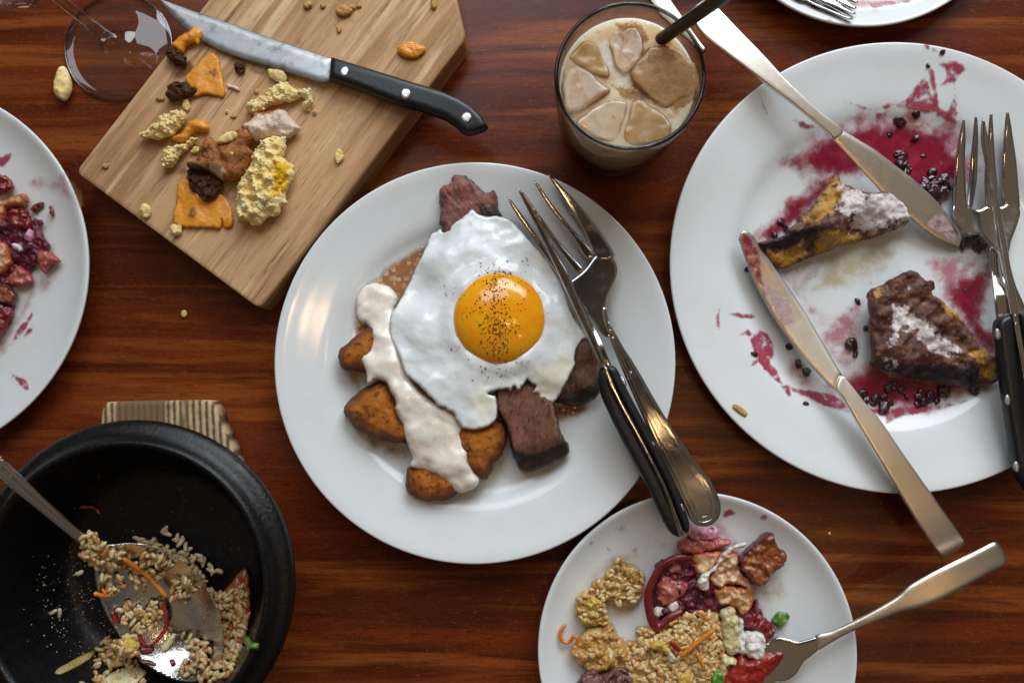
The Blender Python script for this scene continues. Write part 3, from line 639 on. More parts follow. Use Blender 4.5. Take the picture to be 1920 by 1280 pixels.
# satin table knives on the large plate
c4 = crop(1240, 60, 2.5603); c5 = crop(1240, 500, 2.2853)
M_SMEAR = filmmat('cream_smear', (0.62, 0.42, 0.42), 0.8, 0.2, 3, 0.6)
tk = thing('table_knife', 'satin steel table knife pointing down into the berry sauce', 'knife', at(1500, 200, 1.5), 'satin table knives')
TZ = [(1310, 20, 2.6), (1400, 110, 2.9), (1450, 150, 3.0), (1560, 250, 2.7), (1640, 340, 2.1), (1720, 410, 1.5), (1795, 455, 1.1)]
flat('handle', pairs(1296, 22, 1326, -2, 1340, 10, 1388, 60, 1432, 105, 1474, 150, 1530, 203, 1574, 238, 1580, 250, 1562, 262, 1549, 248, 1490, 200, 1424, 150, 1365, 105, 1312, 60), TZ, 0.36, M_SATIN, tk, r=0.13)
ser = []
for k in range(22):
    t = k/21; x = 1702+(1792-1702)*t; y = 408+(464-408)*t+8*math.sin(t*3.1); ser += [(x, y), (x+1.5, y-2.6)]
flat('blade', pairs(1556, 256, 1578, 243, 1640, 280, 1709, 333, 1750, 370, 1779, 404, 1800, 436, 1803, 452, 1797, 463)+ser[::-1]+pairs(1680, 392, 1642, 349, 1600, 303), TZ, 0.16, M_SATIN, tk, r=0.3, sharp=True, power=1.3)
tk2 = thing('table_knife', 'satin steel table knife smeared with sauce, its handle hanging over the rim', 'knife', at(1600, 750, 1.5), 'satin table knives')
TZ2 = [(1398, 432, 1.9), (1440, 520, 1.5), (1500, 620, 1.5), (1570, 725, 2.2), (1640, 840, 2.8), (1700, 930, 2.7), (1785, 1035, 2.3)]
flat('handle', pairs(1576, 703, 1590, 714, 1620, 752, 1651, 789, 1700, 860, 1760, 945, 1807, 1014, 1804, 1024, 1788, 1036, 1768, 1046, 1761, 1042, 1720, 980, 1677, 911, 1640, 850, 1581, 752, 1566, 728), TZ2, 0.36, M_SATIN, tk2, r=0.13)
se2 = []
for k in range(24):
    t = k/23; x = 1384+(1448-1384)*t-6*math.sin(t*3.1); y = 450+(592-450)*t; se2 += [(x, y), (x+3.0, y+2.5)]
bl2 = flat('blade', pairs(1390, 433, 1400, 432, 1412, 441, 1440, 482, 1480, 540, 1511, 587, 1545, 645, 1578, 702, 1570, 732, 1555, 724, 1510, 676, 1467, 620)+se2[::-1], TZ2, 0.16, M_SATIN, tk2, r=0.3, sharp=True, power=1.3)
M_JAMFILM = filmmat('jam_on_blade', (0.30, 0.015, 0.05), 0.85, 0.25, 2.5, 0.7)
TZ2f = zaxis(TZ2); TZf = zaxis(TZ)
def overfilm(name, pts, f, dz, m, parent, res=0.14, ejit=(0.06, 2)):
    q = unproj(pts, lambda x, y: f(x, y)+dz)[:, :2]; p2, F, d, onb = triangulate(catmull(q, True, res), res, 5)
    return mk(name, np.column_stack([p2, f(p2[:, 0], p2[:, 1])+dz]), F, m, parent, True, {'d': d})
overfilm('jam_smear', pairs(1390, 436, 1402, 436, 1425, 470, 1432, 520, 1442, 560, 1425, 540, 1402, 500, 1388, 460), TZ2f, 0.13, M_JAMFILM, bl2)
overfilm('jam_smear', pairs(1425, 530, 1450, 540, 1478, 560, 1490, 600, 1470, 612, 1445, 580), TZ2f, 0.13, M_SMEAR, bl2)
overfilm('jam_smear', pairs(1755, 400, 1775, 405, 1798, 440, 1790, 455, 1760, 440, 1735, 420), TZf, 0.13, M_SMEAR, tk)
# knife under the glass
tk3 = thing('table_knife', 'bright table knife blade lying on the table behind the coffee glass', 'knife', at(1260, 20, 0), 'satin table knives')
flat('blade', pairs(1190, -40, 1215, -60, 1257, 0, 1280, 33, 1305, 68, 1324, 93, 1321, 98, 1310, 92, 1280, 65, 1240, 30), 0.12, 0.14, M_SATIN, tk3, r=0.3, sharp=True, power=1.3)
flat('handle', pairs(1192, -38, 1216, -60, 1120, -190, 1080, -230, 1062, -215, 1100, -160), 0.2, 0.38, M_SATIN, tk3, r=0.2)

# fork and edge-on steak knife on the large plate
c8 = crop(1700, 180, 1.6864)
fk2 = thing('fork', 'steel fork with sauce stained tines lying on the largest plate', 'fork', at(1850, 400, 1.2), 'forks on the plates')
F2Z = [(1806, 223, 2.4), (1890, 210, 2.4), (1800, 380, 1.4), (1900, 380, 1.5), (1870, 440, 1.5), (1890, 490, 2.0), (1915, 580, 2.7), (1960, 740, 2.6)]
h2 = flat('head', c8(146, 345, 150, 395, 170, 430, 205, 440, 232, 440, 262, 470, 292, 490, 312, 520, 322, 500, 330, 460, 352, 400, 358, 360, 330, 330, 300, 350, 262, 345, 225, 360, 190, 350), F2Z, 0.2, M_STEEL, fk2, r=0.16)
for q in (c8(178, 72, 184, 74, 186, 140, 184, 240, 192, 350, 188, 365, 160, 372, 146, 350, 148, 270, 162, 150), c8(216, 64, 223, 64, 226, 150, 222, 260, 208, 350, 200, 360, 190, 350, 198, 250, 208, 140),
          c8(263, 56, 271, 56, 276, 150, 284, 260, 290, 340, 275, 362, 250, 355, 246, 250, 256, 140), c8(315, 50, 322, 50, 334, 120, 348, 220, 358, 350, 340, 362, 312, 345, 300, 330, 300, 240, 306, 140)):
    flat('tine', q, F2Z, 0.22, M_STEEL, h2, r=0.16, res=0.11)
flat('handle', c8(296, 490, 320, 488, 326, 530, 345, 600, 371, 660, 400, 740, 450, 900, 480, 1010, 470, 1040, 440, 1030, 405, 930, 365, 760, 330, 640, 312, 560), F2Z, 0.3, M_STEEL, fk2, r=0.2)
kn3 = thing('steak_knife', 'black handled steak knife leaning over the fork on the largest plate', 'knife', at(1880, 560, 1.5), 'black handled steak knives')
K3Z = [(1843, 228, 2.6), (1870, 380, 2.6), (1900, 560, 3.4), (1930, 720, 3.9), (1950, 830, 3.9)]
flat('blade', c8(238, 78, 246, 84, 268, 200, 300, 390, 338, 600, 352, 690, 330, 690, 300, 520, 268, 330, 248, 210, 236, 140), K3Z, 0.26, M_STEEL, kn3, r=0.09, res=0.11)
flat('blade_face', c8(262, 480, 290, 500, 320, 600, 338, 690, 290, 720, 276, 640, 268, 560), [(1860, 480, 1.5), (1890, 590, 2.2)], 0.12, M_STEEL, kn3, r=0.1)
K4Z = [(1875, 620, 2.9), (1900, 760, 3.2), (1915, 890, 3.0)]
flat('handle_scale', c8(276, 725, 300, 695, 335, 684, 352, 690, 372, 830, 398, 1000, 420, 1160, 425, 1250, 395, 1268, 362, 1230, 342, 1190, 325, 1100, 305, 970, 286, 830), K4Z, 1.0, M_BLACK, kn3, r=0.35)
flat('tang', c8(336, 680, 348, 684, 374, 830, 402, 1010, 424, 1180, 434, 1260, 424, 1264, 408, 1180, 386, 1010, 358, 830, 338, 720), K3Z, 0.22, M_STEEL, kn3, r=0.06)
flat('handle_scale', c8(350, 690, 368, 700, 395, 830, 425, 1010, 448, 1180, 448, 1255, 430, 1262, 420, 1180, 400, 1010, 372, 830), [(1920, 640, 3.3), (1950, 830, 3.4)], 0.9, M_BLACK, kn3, r=0.3)
for (a, b) in c8(288, 752, 320, 960, 347, 1172): disc('rivet', a, b, float(zaxis(K4Z)(*P(a, b, 3.3)[:2]))+0.38, 11, M_RIVET, kn3, 0.07, 0.55, -0.15)

# fork on the peeking plate
c7 = crop(1420, 0, 3.84)
fk3 = thing('fork', 'fork resting on the plate that peeks in at the top', 'fork', tuple(PT.on(1560, -20)), 'forks on the plates')
F3Z = PT.zf(0.28)
h3 = flat('head', pairs(1455, -40, 1480, -75, 1530, -50, 1560, -28, 1545, -10, 1520, 2, 1490, -5), F3Z, 0.2, M_STEEL, fk3, r=0.16)
for q in (pairs(1498, -12, 1516, -6, 1560, 14, 1598, 34, 1594, 37, 1555, 22, 1515, 4), pairs(1520, -14, 1535, -14, 1575, 6, 1603, 24, 1600, 27, 1565, 12, 1530, -2), pairs(1538, -24, 1552, -20, 1585, 0, 1607, 16, 1603, 18, 1575, 6, 1545, -10), pairs(1545, -36, 1562, -30, 1590, -12, 1610, 5, 1606, 7, 1580, -5, 1555, -20)):
    flat('tine', q, F3Z, 0.18, M_STEEL, h3, r=0.1, res=0.12)
flat('handle', pairs(1462, -45, 1478, -62, 1400, -150, 1340, -230, 1310, -215, 1330, -180, 1390, -110), 2.7, 0.25, M_STEEL, fk3, r=0.15)

# fork on the small plate
c9 = crop(1400, 920, 3.5558)
fk4 = thing('fork', 'broad handled satin fork propped on the small plate, tines in the tomato', 'fork', at(1600, 1170, 1.5), 'forks on the plates')
F4Z = [(1440, 1230, 1.7), (1490, 1225, 1.6), (1530, 1205, 2.1), (1590, 1175, 2.7), (1700, 1115, 3.2), (1800, 1070, 3.2), (1880, 1035, 3.0)]
h4 = flat('head', c9(150, 1000, 210, 973, 280, 985, 335, 1002, 400, 988, 470, 975, 480, 1050, 440, 1092, 385, 1135, 350, 1190, 325, 1225, 270, 1262, 200, 1270, 120, 1240, 90, 1160, 100, 1060), F4Z, 0.2, M_STEEL, fk4, r=0.2)
for q in (c9(140, 1010, 170, 1010, 160, 1045, 60, 1075, -40, 1100, -45, 1088, 50, 1045), c9(100, 1080, 130, 1085, 120, 1120, 20, 1150, -60, 1175, -65, 1160, 10, 1120), c9(95, 1150, 130, 1150, 130, 1185, 40, 1220, -40, 1245, -45, 1230, 20, 1195), c9(130, 1215, 170, 1215, 200, 1265, 120, 1300, 20, 1330, 15, 1318, 90, 1270)):
    flat('tine', q, F4Z, 0.2, M_STEEL, h4, r=0.1, res=0.12)
flat('handle', c9(455, 965, 560, 930, 700, 868, 850, 790, 1000, 700, 1060, 645, 1100, 615, 1220, 548, 1380, 470, 1540, 388, 1650, 335, 1690, 365, 1720, 420, 1726, 485, 1600, 555, 1430, 650, 1300, 720, 1190, 765, 1120, 785, 1040, 802, 950, 835, 690, 942, 560, 1015, 470, 1062), F4Z, 0.34, M_SATIN, fk4, r=0.3, power=1.7)

# ------------------------------------------------------------------ iced coffee
cg = crop(1000, 0, 3.4583)
GC = P(1181, 143, 9.0)
gl = thing('iced_coffee_glass', 'short tumbler of milky iced coffee dusted with cinnamon', 'glass', (GC[0], GC[1], 0))
ins = [(0, .95), (2.4, .96), (2.95, 1.15), (3.15, 1.6), (3.4, 3.5), (3.62, 6.0), (3.78, 8.9)]
outs = [(3.80, 9.0), (3.88, 9.03), (3.96, 9.0), (3.99, 8.9), (3.84, 6.0), (3.62, 3.2), (3.42, 1.4), (3.34, .6), (3.22, .2), (2.9, .02), (2.4, .02), (1.5, .12), (0, .18)]
lathe('tumbler', ins+outs, GC, M_GLASS, gl, n=128)
lathe('rim', [(3.885+.115*math.cos(t), 9.0+.06+.10*math.sin(t)) for t in np.linspace(0, -2*math.pi, 13)], GC, M_RIM_REFRACT, gl, n=128)  # added ring that carries the painted dark refraction line
M_COF = mat('milky_coffee', (0.74, 0.53, 0.31), 0.20, [('n', 0.7, 4, 0.45, 0.65, (0.80, 0.63, 0.43)), ('n', 1.6, 4, 0.58, 0.72, (0.58, 0.36, 0.17)), ('a', 'm0', 0.3, 0.85, (0.84, 0.72, 0.58), 2.0, 1.0),
    ('a', 'd', 0.22, 0.0, (0.80, 0.66, 0.48), 3.0, 0.3), ('a', 'm1', 0.45, 0.75, (0.40, 0.20, 0.07), 7.0, 1.1), ('n', 22, 3, 0.66, 0.70, (0.16, 0.07, 0.025))], bump=[(3, 0.03, 4), (14, 0.012, 3)], spec=0.4, sss=0.7, sssr=(1, .7, .4), sscale=0.03, rlayers=[('n', 5, 4, 0.5, 0.7, 0.4)])
LZ = 7.75
iceb = [
 (cg(480, 250, 560, 200, 660, 190, 710, 300, 680, 400, 600, 470, 555, 455, 510, 350), 0.18, 'ice cube at the top of the glass near the straw'),
 (cg(640, 490, 720, 360, 790, 310, 950, 340, 1045, 450, 1062, 590, 960, 640, 850, 695, 720, 600), 0.32, 'largest ice cube in the glass, covered with cinnamon'),
 (cg(225, 380, 320, 285, 395, 290, 440, 380, 490, 480, 440, 505, 330, 450, 260, 420), 0.20, 'amber ice cube at the upper left of the glass'),
 (cg(190, 500, 230, 445, 310, 440, 440, 540, 492, 590, 420, 655, 240, 735, 195, 640), 0.28, 'bubbly ice cube against the left side of the glass'),
 (cg(290, 790, 420, 690, 545, 660, 605, 680, 575, 800, 530, 915, 430, 905, 330, 855), 0.26, 'milk covered ice cube at the front of the glass'),
 (cg(585, 905, 610, 780, 640, 675, 710, 665, 870, 790, 872, 880, 790, 925, 680, 935), 0.22, 'smooth tan ice cube at the lower right of the glass')]
cx = [P(1181, 160, LZ)]
circ = [(GC[0]+3.67*math.cos(2*math.pi*k/96), GC[1]+3.67*math.sin(2*math.pi*k/96)) for k in range(96)]
p2, F, d, onb = triangulate(np.array(circ), 0.13, 4)
ztop = LZ+0.06*np.exp(-d/0.12)+np.array([0.03*fbm(x*1.5, y*1.5, 2.2, 3) for x, y in p2])
def pmask(pgs, soft, z=LZ):
    v = np.zeros(len(p2))
    for pg in pgs: v = np.maximum(v, np.clip(0.5+sdist(p2, np.array([P(a, b, z) for a, b in pg])[:, :2])/(2*soft), 0, 1))
    return v
m0 = pmask([cg(400, 280, 470, 260, 550, 460, 640, 450, 700, 380, 720, 420, 640, 510, 560, 560, 520, 500), cg(240, 230, 420, 130, 700, 100, 860, 170, 700, 150, 450, 190, 250, 310)], 0.35)
m1 = pmask([cg(620, 330, 850, 280, 1050, 440, 1080, 640, 950, 720, 820, 700, 640, 560), cg(520, 140, 700, 150, 760, 260, 680, 330, 560, 220), cg(480, 540, 700, 590, 780, 660, 600, 660)], 0.35)
V = np.column_stack([p2, ztop]); n0 = len(V); rings = [V]
idxb = [i for i in range(n0) if onb[i]]; idxb.sort(key=lambda i: math.atan2(p2[i, 1]-GC[1], p2[i, 0]-GC[0]))
VV = V.tolist(); FF = list(F); prev = idxb
for (rr_, zz_) in ((3.60, 6.0), (3.385, 3.5), (3.14, 1.65), (2.94, 1.18), (2.4, .99)):
    cur = []
    for i in idxb:
        a = math.atan2(p2[i, 1]-GC[1], p2[i, 0]-GC[0]); cur.append(len(VV)); VV.append([GC[0]+rr_*math.cos(a), GC[1]+rr_*math.sin(a), zz_])
    m_ = len(cur); FF += [(prev[k], cur[k], cur[(k+1) % m_], prev[(k+1) % m_]) for k in range(m_)]; prev = cur
FF.append(tuple(reversed(prev)))
z0 = np.zeros(len(VV)-n0)
mk('coffee', VV, FF, M_COF, gl, True, {'d': np.concatenate([d, z0+9]), 'm0': np.concatenate([m0, z0]), 'm1': np.concatenate([m1, z0])}, label='milky tan coffee filling the tumbler')
def icemat(k, base, dark, spice):
    ly = [('n', 0.7, 2, 0.42, 0.62, dark), ('a', 'd', 0.16, 0.0, (0.22, 0.10, 0.035), 1.6, 0.35)]
    if spice: ly += [('n', 5, 5, 0.66-spice*0.16, 0.76-spice*0.12, (0.42, 0.20, 0.065)), ('n', 22, 3, 0.67-spice*.04, 0.71-spice*.03, (0.13, 0.06, 0.02))]
    return mat('coffee_ice_%d' % k, base, 0.05, ly, bump=[(0.8, 0.05, 1), (16, 0.002+spice*.02, 3)], spec=0.5, coat=0.6, coatr=0.02, rlayers=[('n', 4, 4, 0.55, 0.75, 0.08+spice*.25)],
               alpha=[('n', 0.7, 2, 0.0, 0.70), 0.92])
ims = [icemat(1, (0.52, 0.31, 0.13), (0.34, 0.17, 0.06), .4), icemat(2, (0.56, 0.33, 0.13), (0.42, 0.22, 0.08), 1.0), icemat(3, (0.58, 0.36, 0.13), (0.42, 0.23, 0.07), .1), icemat(4, (0.46, 0.28, 0.13), (0.28, 0.14, 0.06), .5),
       icemat(5, (0.78, 0.62, 0.46), (0.66, 0.46, 0.29), .2), icemat(6, (0.54, 0.32, 0.12), (0.38, 0.20, 0.06), .3)]
def grow(pg, k):
    c0 = np.mean(pg, 0); return [tuple(c0+(np.array(p)-c0)*k) for p in pg]
for i_, ((pg, hh, lab), im) in enumerate(zip(iceb, ims)):
    c0 = np.mean(pg, 0); an = 1.1+i_*2.3; dx, dy = 28*math.cos(an), 28*math.sin(an)
    w0, w1 = P(c0[0]-dx, c0[1]-dy, LZ), P(c0[0]+dx, c0[1]+dy, LZ); ax_ = (w1-w0)[:2]; L2 = float(ax_ @ ax_)
    zt_ = lambda x, y, w0=w0, ax_=ax_, L2=L2: LZ-0.10+0.20*np.clip(((np.asarray(x)-w0[0])*ax_[0]+(np.asarray(y)-w0[1])*ax_[1])/L2, -.3, 1.3)
    blob('ice_cube', grow(pg, 1.06), zt_, hh*.3+.10, 1.4, im, r=0.28, res=0.09, rough=(0.05, 0.8), ejit=(0.10, 1.0), power=2.2, rings=True, label=lab, cat='ice cube', group='ice cubes floating in the coffee')
M_CINN = mat('cinnamon_dust', (0.16, 0.06, 0.02), 0.7, [('a', 'g', 0.4, 0.6, (0.30, 0.13, 0.04))])
cp = []
for cx_, cy_, sx_, sy_, n_ in ((1245, 140, 30, 28, 230), (1170, 75, 26, 18, 80), (1180, 150, 55, 55, 120), (1275, 175, 18, 22, 50)):
    for _ in range(n_):
        p = P(rng.normal(cx_, sx_), rng.normal(cy_, sy_), LZ+.18)
        if math.hypot(p[0]-GC[0], p[1]-GC[1]) < 3.5: cp.append((p[0], p[1], LZ+.10+rng.uniform(-.02, .06)))
flecks('cinnamon', cp, 0.032, M_CINN, gl, 11)
M_STRAW = mat('black_straw', (0.006, 0.006, 0.007), 0.35)
sa, sb = P(1246, 70, LZ+.2), P(1372, -18, 13.5)
sd_ = (sb-sa)/np.linalg.norm(sb-sa)
tubew('straw', np.array([sa-sd_*3.0, sa, sa+(sb-sa)*.5, sb, sb+sd_*3]), 0.36, M_STRAW, n=20, step=0.6, label='black drinking straw leaning in the iced coffee', cat='straw')

# ------------------------------------------------------------------ wine glass
WC = P(221, 88, 0.2)
wg = thing('wine_glass', 'empty stemmed wine glass whose clear foot stands beside the board', 'wine glass', (WC[0], WC[1], 0))
fo = [(0, .03), (2.8, .03), (3.45, .04), (3.53, .11), (3.45, .19), (2.6, .27), (1.6, .42), (.9, .72), (.62, 1.05), (.48, 1.5)]
lathe('foot', (fo+[(0, 1.5)])[::-1], WC, M_STEM, wg, n=96)
lathe('foot_edge', [(3.5+.07*math.cos(t), .12+.07*math.sin(t)) for t in np.linspace(0, -2*math.pi, 11)], WC, M_FOOTEDGE, wg, n=96)
lathe('stem', [(0, 1.52), (.47, 1.52), (.40, 2.2), (.36, 4), (.36, 7), (.42, 8.2), (.6, 8.98), (0, 8.98)][::-1], WC, M_STEM, wg, n=32)
lathe('bowl', [(0, 9.0), (.6, 9.0), (1.5, 9.5), (2.6, 10.8), (3.2, 12.5), (3.45, 14.5), (3.3, 17), (3.05, 19.5), (2.97, 19.5), (3.2, 17), (3.35, 14.5), (3.1, 12.6), (2.5, 10.95), (1.4, 9.7), (.5, 9.3), (0, 9.25)][::-1], WC, M_STEM, wg, n=64)

# ------------------------------------------------------------------ scraps on the board
M_CHED = mat('melted_cheddar', (0.72, 0.27, 0.022), 0.30, [('n', 1.5, 4, 0.5, 0.72, (0.78, 0.34, 0.04)), ('n', 5, 4, 0.64, 0.72, (0.50, 0.15, 0.02)), ('a', 'm0', 0.25, 0.8, (0.30, 0.09, 0.015), 4, 1.0)], bump=[(3, 0.05, 4), (14, 0.015, 3)], sss=0.1, sssr=(1, .4, .1), rlayers=[('n', 3, 4, 0.5, 0.65, 0.12)])
M_BREAD = mat('yellow_biscuit_crumb', (0.84, 0.62, 0.24), 0.75, [('n', 1.2, 5, 0.45, 0.66, (0.90, 0.75, 0.44)), ('n', 2.6, 4, 0.60, 0.70, (0.70, 0.42, 0.03)), ('n', 9, 5, 0.64, 0.76, (0.66, 0.42, 0.12)), ('n', 15, 3, 0.71, 0.74, (0.06, 0.04, 0.02)), ('a', 'm0', 0.4, 0.7, (0.75, 0.45, 0.02), 2.5, 1.0)],
              bump=[(5, 0.05, 6), (26, 0.02, 5)], sss=0.2, sssr=(1, .7, .3), spec=0.25)
M_CRUST = mat('dark_fried_crust', (0.085, 0.026, 0.010), 0.40, [('n', 4, 5, 0.5, 0.66, (0.19, 0.055, 0.016)), ('n', 12, 5, 0.58, 0.7, (0.026, 0.010, 0.006))], bump=[(7, 0.18, 6), (22, 0.05, 4)], rlayers=[('n', 6, 4, 0.5, 0.65, 0.15)])
M_FRIED = mat('spiced_fried_chicken', (0.36, 0.115, 0.025), 0.45, [('n', 1.4, 5, 0.46, 0.62, (0.48, 0.20, 0.05)), ('n', 3, 5, 0.52, 0.66, (0.14, 0.038, 0.012)), ('n', 12, 5, 0.6, 0.7, (0.06, 0.02, 0.01)), ('a', 'm0', 0.3, 0.7, (0.66, 0.50, 0.37), 4, 1.2), ('a', 'm1', 0.4, 0.7, (0.06, 0.02, 0.010), 3, 0.5)],
              bump=[(6, 0.14, 6), (20, 0.04, 4)], rlayers=[('n', 5, 4, 0.5, 0.65, 0.2)])
M_CHICK = mat('white_chicken_meat', (0.72, 0.55, 0.42), 0.42, [('n', 2, 4, 0.48, 0.66, (0.74, 0.62, 0.54)), ('n', 2, 4, 0.6, 0.72, (0.62, 0.46, 0.20)), ('a', 'm0', 0.3, 0.75, (0.32, 0.075, 0.012), 3, 1.6)], bump=[(7, 0.08, 5, (1, .3, 1)), (3, 0.1, 3)], sss=0.12, rot=0.5)
q4 = crop(250, 30, 5.19); q5 = crop(250, 200, 4.923)
ZS = ZB+0.02
def scrap(name, pts, dz, h, m, label, cat, group=None, hb=None, r=None, res=0.08, rough=(0.10, 1.8), ejit=(0.06, 3), **kw):
    if m is M_BREAD: rough = (max(rough[0]*1.3, .12), 1.8); ejit = (0.17 if len(pts) > 8 else .09, 2.2); res = 0.07; kw['crumb'] = (16*len(pts), .02, .13) if len(pts) > 7 else (30, .02, .06)
    if m is M_CRUST: rough = (max(rough[0], .22), 3.0); ejit = (0.16, 2.6); res = 0.07; kw['crumb'] = (160, .02, .09)
    blob(name, pts, ZS+dz, h, dz if hb is None else hb, m, r=r, res=res, rough=rough, ejit=ejit, label=label, cat=cat, group=group, **kw)
GCH, GBR, GCR = 'cheddar scraps on the board', 'biscuit pieces on the board', 'dark crust crumbs on the board'
scrap('cheese_scrap', q4(370, 290, 430, 220, 530, 160, 620, 115, 675, 150, 655, 240, 630, 290, 590, 265, 510, 300, 490, 355, 440, 345), .3, .25, M_CHED, 'curled cheddar scrap touching the knife blade', 'cheese', GCH)
scrap('crust_crumb', q4(310, 340, 400, 330, 470, 370, 525, 430, 500, 480, 420, 470, 340, 410), .25, .4, M_CRUST, 'dark crust crumb under the curled cheddar at the board edge', 'crumb', GCR, rough=(.2, 2.5))
scrap('cheese_scrap', q4(510, 590, 720, 380, 790, 370, 840, 460, 885, 700, 880, 795, 790, 775, 690, 765, 600, 785, 540, 680), .12, .10, M_CHED, 'flat fan-shaped cheddar slice near the knife blade', 'cheese', GCH, r=.15, rough=(.07, 1), masks={'m0': (q4(740, 560, 790, 510, 840, 570, 780, 600), .2)})
scrap('crust_crumb', q4(340, 700, 400, 655, 510, 660, 600, 690, 600, 740, 540, 790, 400, 830, 330, 800), .25, .45, M_CRUST, 'dark crust crumb at the corner of the fan-shaped cheddar', 'crumb', GCR, rough=(.2, 2.5))
scrap('crust_crumb', q4(1000, 460, 1080, 440, 1100, 500, 1070, 575, 1010, 540), .12, .2, M_CRUST, 'small brown crumb between the cheddar fan and the blade', 'crumb', GCR)
scrap('biscuit_piece', q4(1300, 540, 1340, 505, 1440, 530, 1500, 600, 1460, 650, 1340, 610), .2, .25, M_BREAD, 'small oval biscuit chip right under the knife blade', 'biscuit', GBR)
scrap('chicken_shred', q4(905, 660, 960, 670, 1040, 710, 1030, 732, 970, 712, 910, 690), .08, .1, M_CHICK, 'tiny white shred of chicken beside the cheddar fan', 'chicken')
scrap('biscuit_piece', q4(1100, 880, 1240, 780, 1400, 670, 1480, 655, 1600, 720, 1720, 730, 1745, 860, 1680, 895, 1640, 810, 1500, 840, 1350, 890, 1200, 935, 1120, 930), .3, .4, M_BREAD, 'long biscuit piece between the knife and the white chicken', 'biscuit', GBR, rough=(.2, 1.5))
scrap('chicken_piece', q5(1000, 190, 1100, 120, 1120, 70, 1250, 45, 1370, 22, 1440, 90, 1480, 140, 1545, 200, 1520, 240, 1420, 300, 1300, 280, 1180, 320, 1090, 300), .4, .6, M_CHICK, 'torn white chicken chunk with reddish crust along one side', 'chicken', rough=(.22, 1.3), masks={'m0': ([q5(1080, 110, 1120, 50, 1380, 0, 1390, 50, 1250, 100), q5(940, 190, 1080, 200, 1100, 300, 960, 330)], .3)})
scrap('biscuit_piece', q5(85, 260, 150, 190, 220, 150, 230, 90, 320, 60, 450, 60, 482, 140, 440, 190, 400, 240, 330, 280, 230, 300, 110, 300), .35, .45, M_BREAD, 'crumbly biscuit piece leftmost of the scraps on the board', 'biscuit', GBR, rough=(.22, 1.5))
scrap('biscuit_piece', q5(280, 400, 440, 350, 580, 285, 595, 320, 500, 400, 410, 490, 350, 560, 270, 570, 290, 470), .3, .35, M_BREAD, 'narrow wedge of biscuit left of the fried chicken', 'biscuit', GBR, rough=(.18, 1.5))
scrap('cheese_scrap', q5(480, 200, 540, 130, 640, 120, 700, 180, 680, 240, 580, 235, 490, 320, 400, 325, 355, 290, 440, 250), .2, .35, M_CHED, 'bent orange cheddar strip above the fried chicken', 'cheese', GCH, rough=(.12, 1.4))
scrap('fried_chicken_piece', q5(500, 520, 590, 480, 620, 380, 700, 280, 800, 330, 950, 220, 1080, 220, 1110, 300, 1060, 370, 1110, 430, 1080, 520, 1000, 650, 850, 695, 740, 620, 620, 610, 510, 570), .6, .75, M_FRIED, 'big spicy fried chicken fragment in the middle of the board', 'chicken', rough=(.35, 1.1), res=.1,
      masks={'m0': (q5(720, 580, 780, 560, 870, 610, 850, 690, 760, 660), .2), 'm1': (q5(490, 510, 620, 540, 720, 600, 700, 660, 500, 600), .15)})
scrap('cheese_scrap', q5(420, 690, 560, 690, 760, 780, 860, 850, 900, 930, 922, 1000, 910, 1100, 835, 1112, 818, 1040, 800, 1122, 600, 1118, 450, 1110, 375, 1060, 400, 850), .12, .12, M_CHED, 'squarish cheddar slice in front of the fried chicken', 'cheese', GCH, r=.15, rough=(.10, .9), masks={'m0': (q5(515, 970, 560, 930, 605, 980, 570, 1040, 510, 1020), .2)})
scrap('crust_crumb', q5(500, 590, 620, 590, 760, 660, 830, 720, 770, 820, 690, 872, 580, 810, 520, 740), .35, .3, M_CRUST, 'dark crust flake lying on the squarish cheddar', 'crumb', GCR, hb=.15, rough=(.25, 2))
scrap('biscuit_piece', q5(1110, 470, 1180, 340, 1300, 285, 1400, 285, 1415, 400, 1380, 470, 1482, 550, 1470, 680, 1410, 790, 1412, 900, 1380, 930, 1330, 1010, 1200, 1050, 1160, 1088, 1010, 1060, 955, 1000, 950, 800, 1010, 680, 1080, 550), .55, .7, M_BREAD, 'largest yellow biscuit chunk, right of the fried chicken', 'biscuit', GBR, rough=(.40, 1.0), res=.1, masks={'m0': (q5(1330, 520, 1480, 540, 1430, 800, 1300, 860, 1310, 680), .6)})
scrap('biscuit_piece', q5(765, 330, 850, 250, 940, 225, 955, 280, 900, 325, 800, 350), 1.25, .2, M_BREAD, 'pale biscuit bit perched on the fried chicken', 'biscuit', GBR, hb=.3)
scrap('cheese_scrap', cb(1398, 200, 1405, 180, 1450, 165, 1490, 178, 1512, 195, 1500, 215, 1460, 236, 1405, 222), .15, .2, M_CHED, 'lone cheddar scrap near the board corner past the knife', 'cheese', GCH)
M_STAINB = filmmat('grease_stain', (0.16, 0.055, 0.02), 0.7, 0.5, 1.5, 0.6, rough=.3)
for pg in (q5(330, 560, 500, 480, 560, 700, 900, 760, 1100, 600, 1000, 860, 860, 900, 700, 720, 420, 640, 280, 640), q4(320, 400, 560, 420, 620, 560, 420, 640, 330, 520), q4(980, 420, 1600, 640, 1700, 720, 1300, 640, 900, 420), cb(980, 160, 1010, 150, 1020, 178, 990, 180)):
    overfilm('grease_stain', pg, lambda x, y: np.full(np.shape(x), ZB), 0.03, M_STAINB, board)
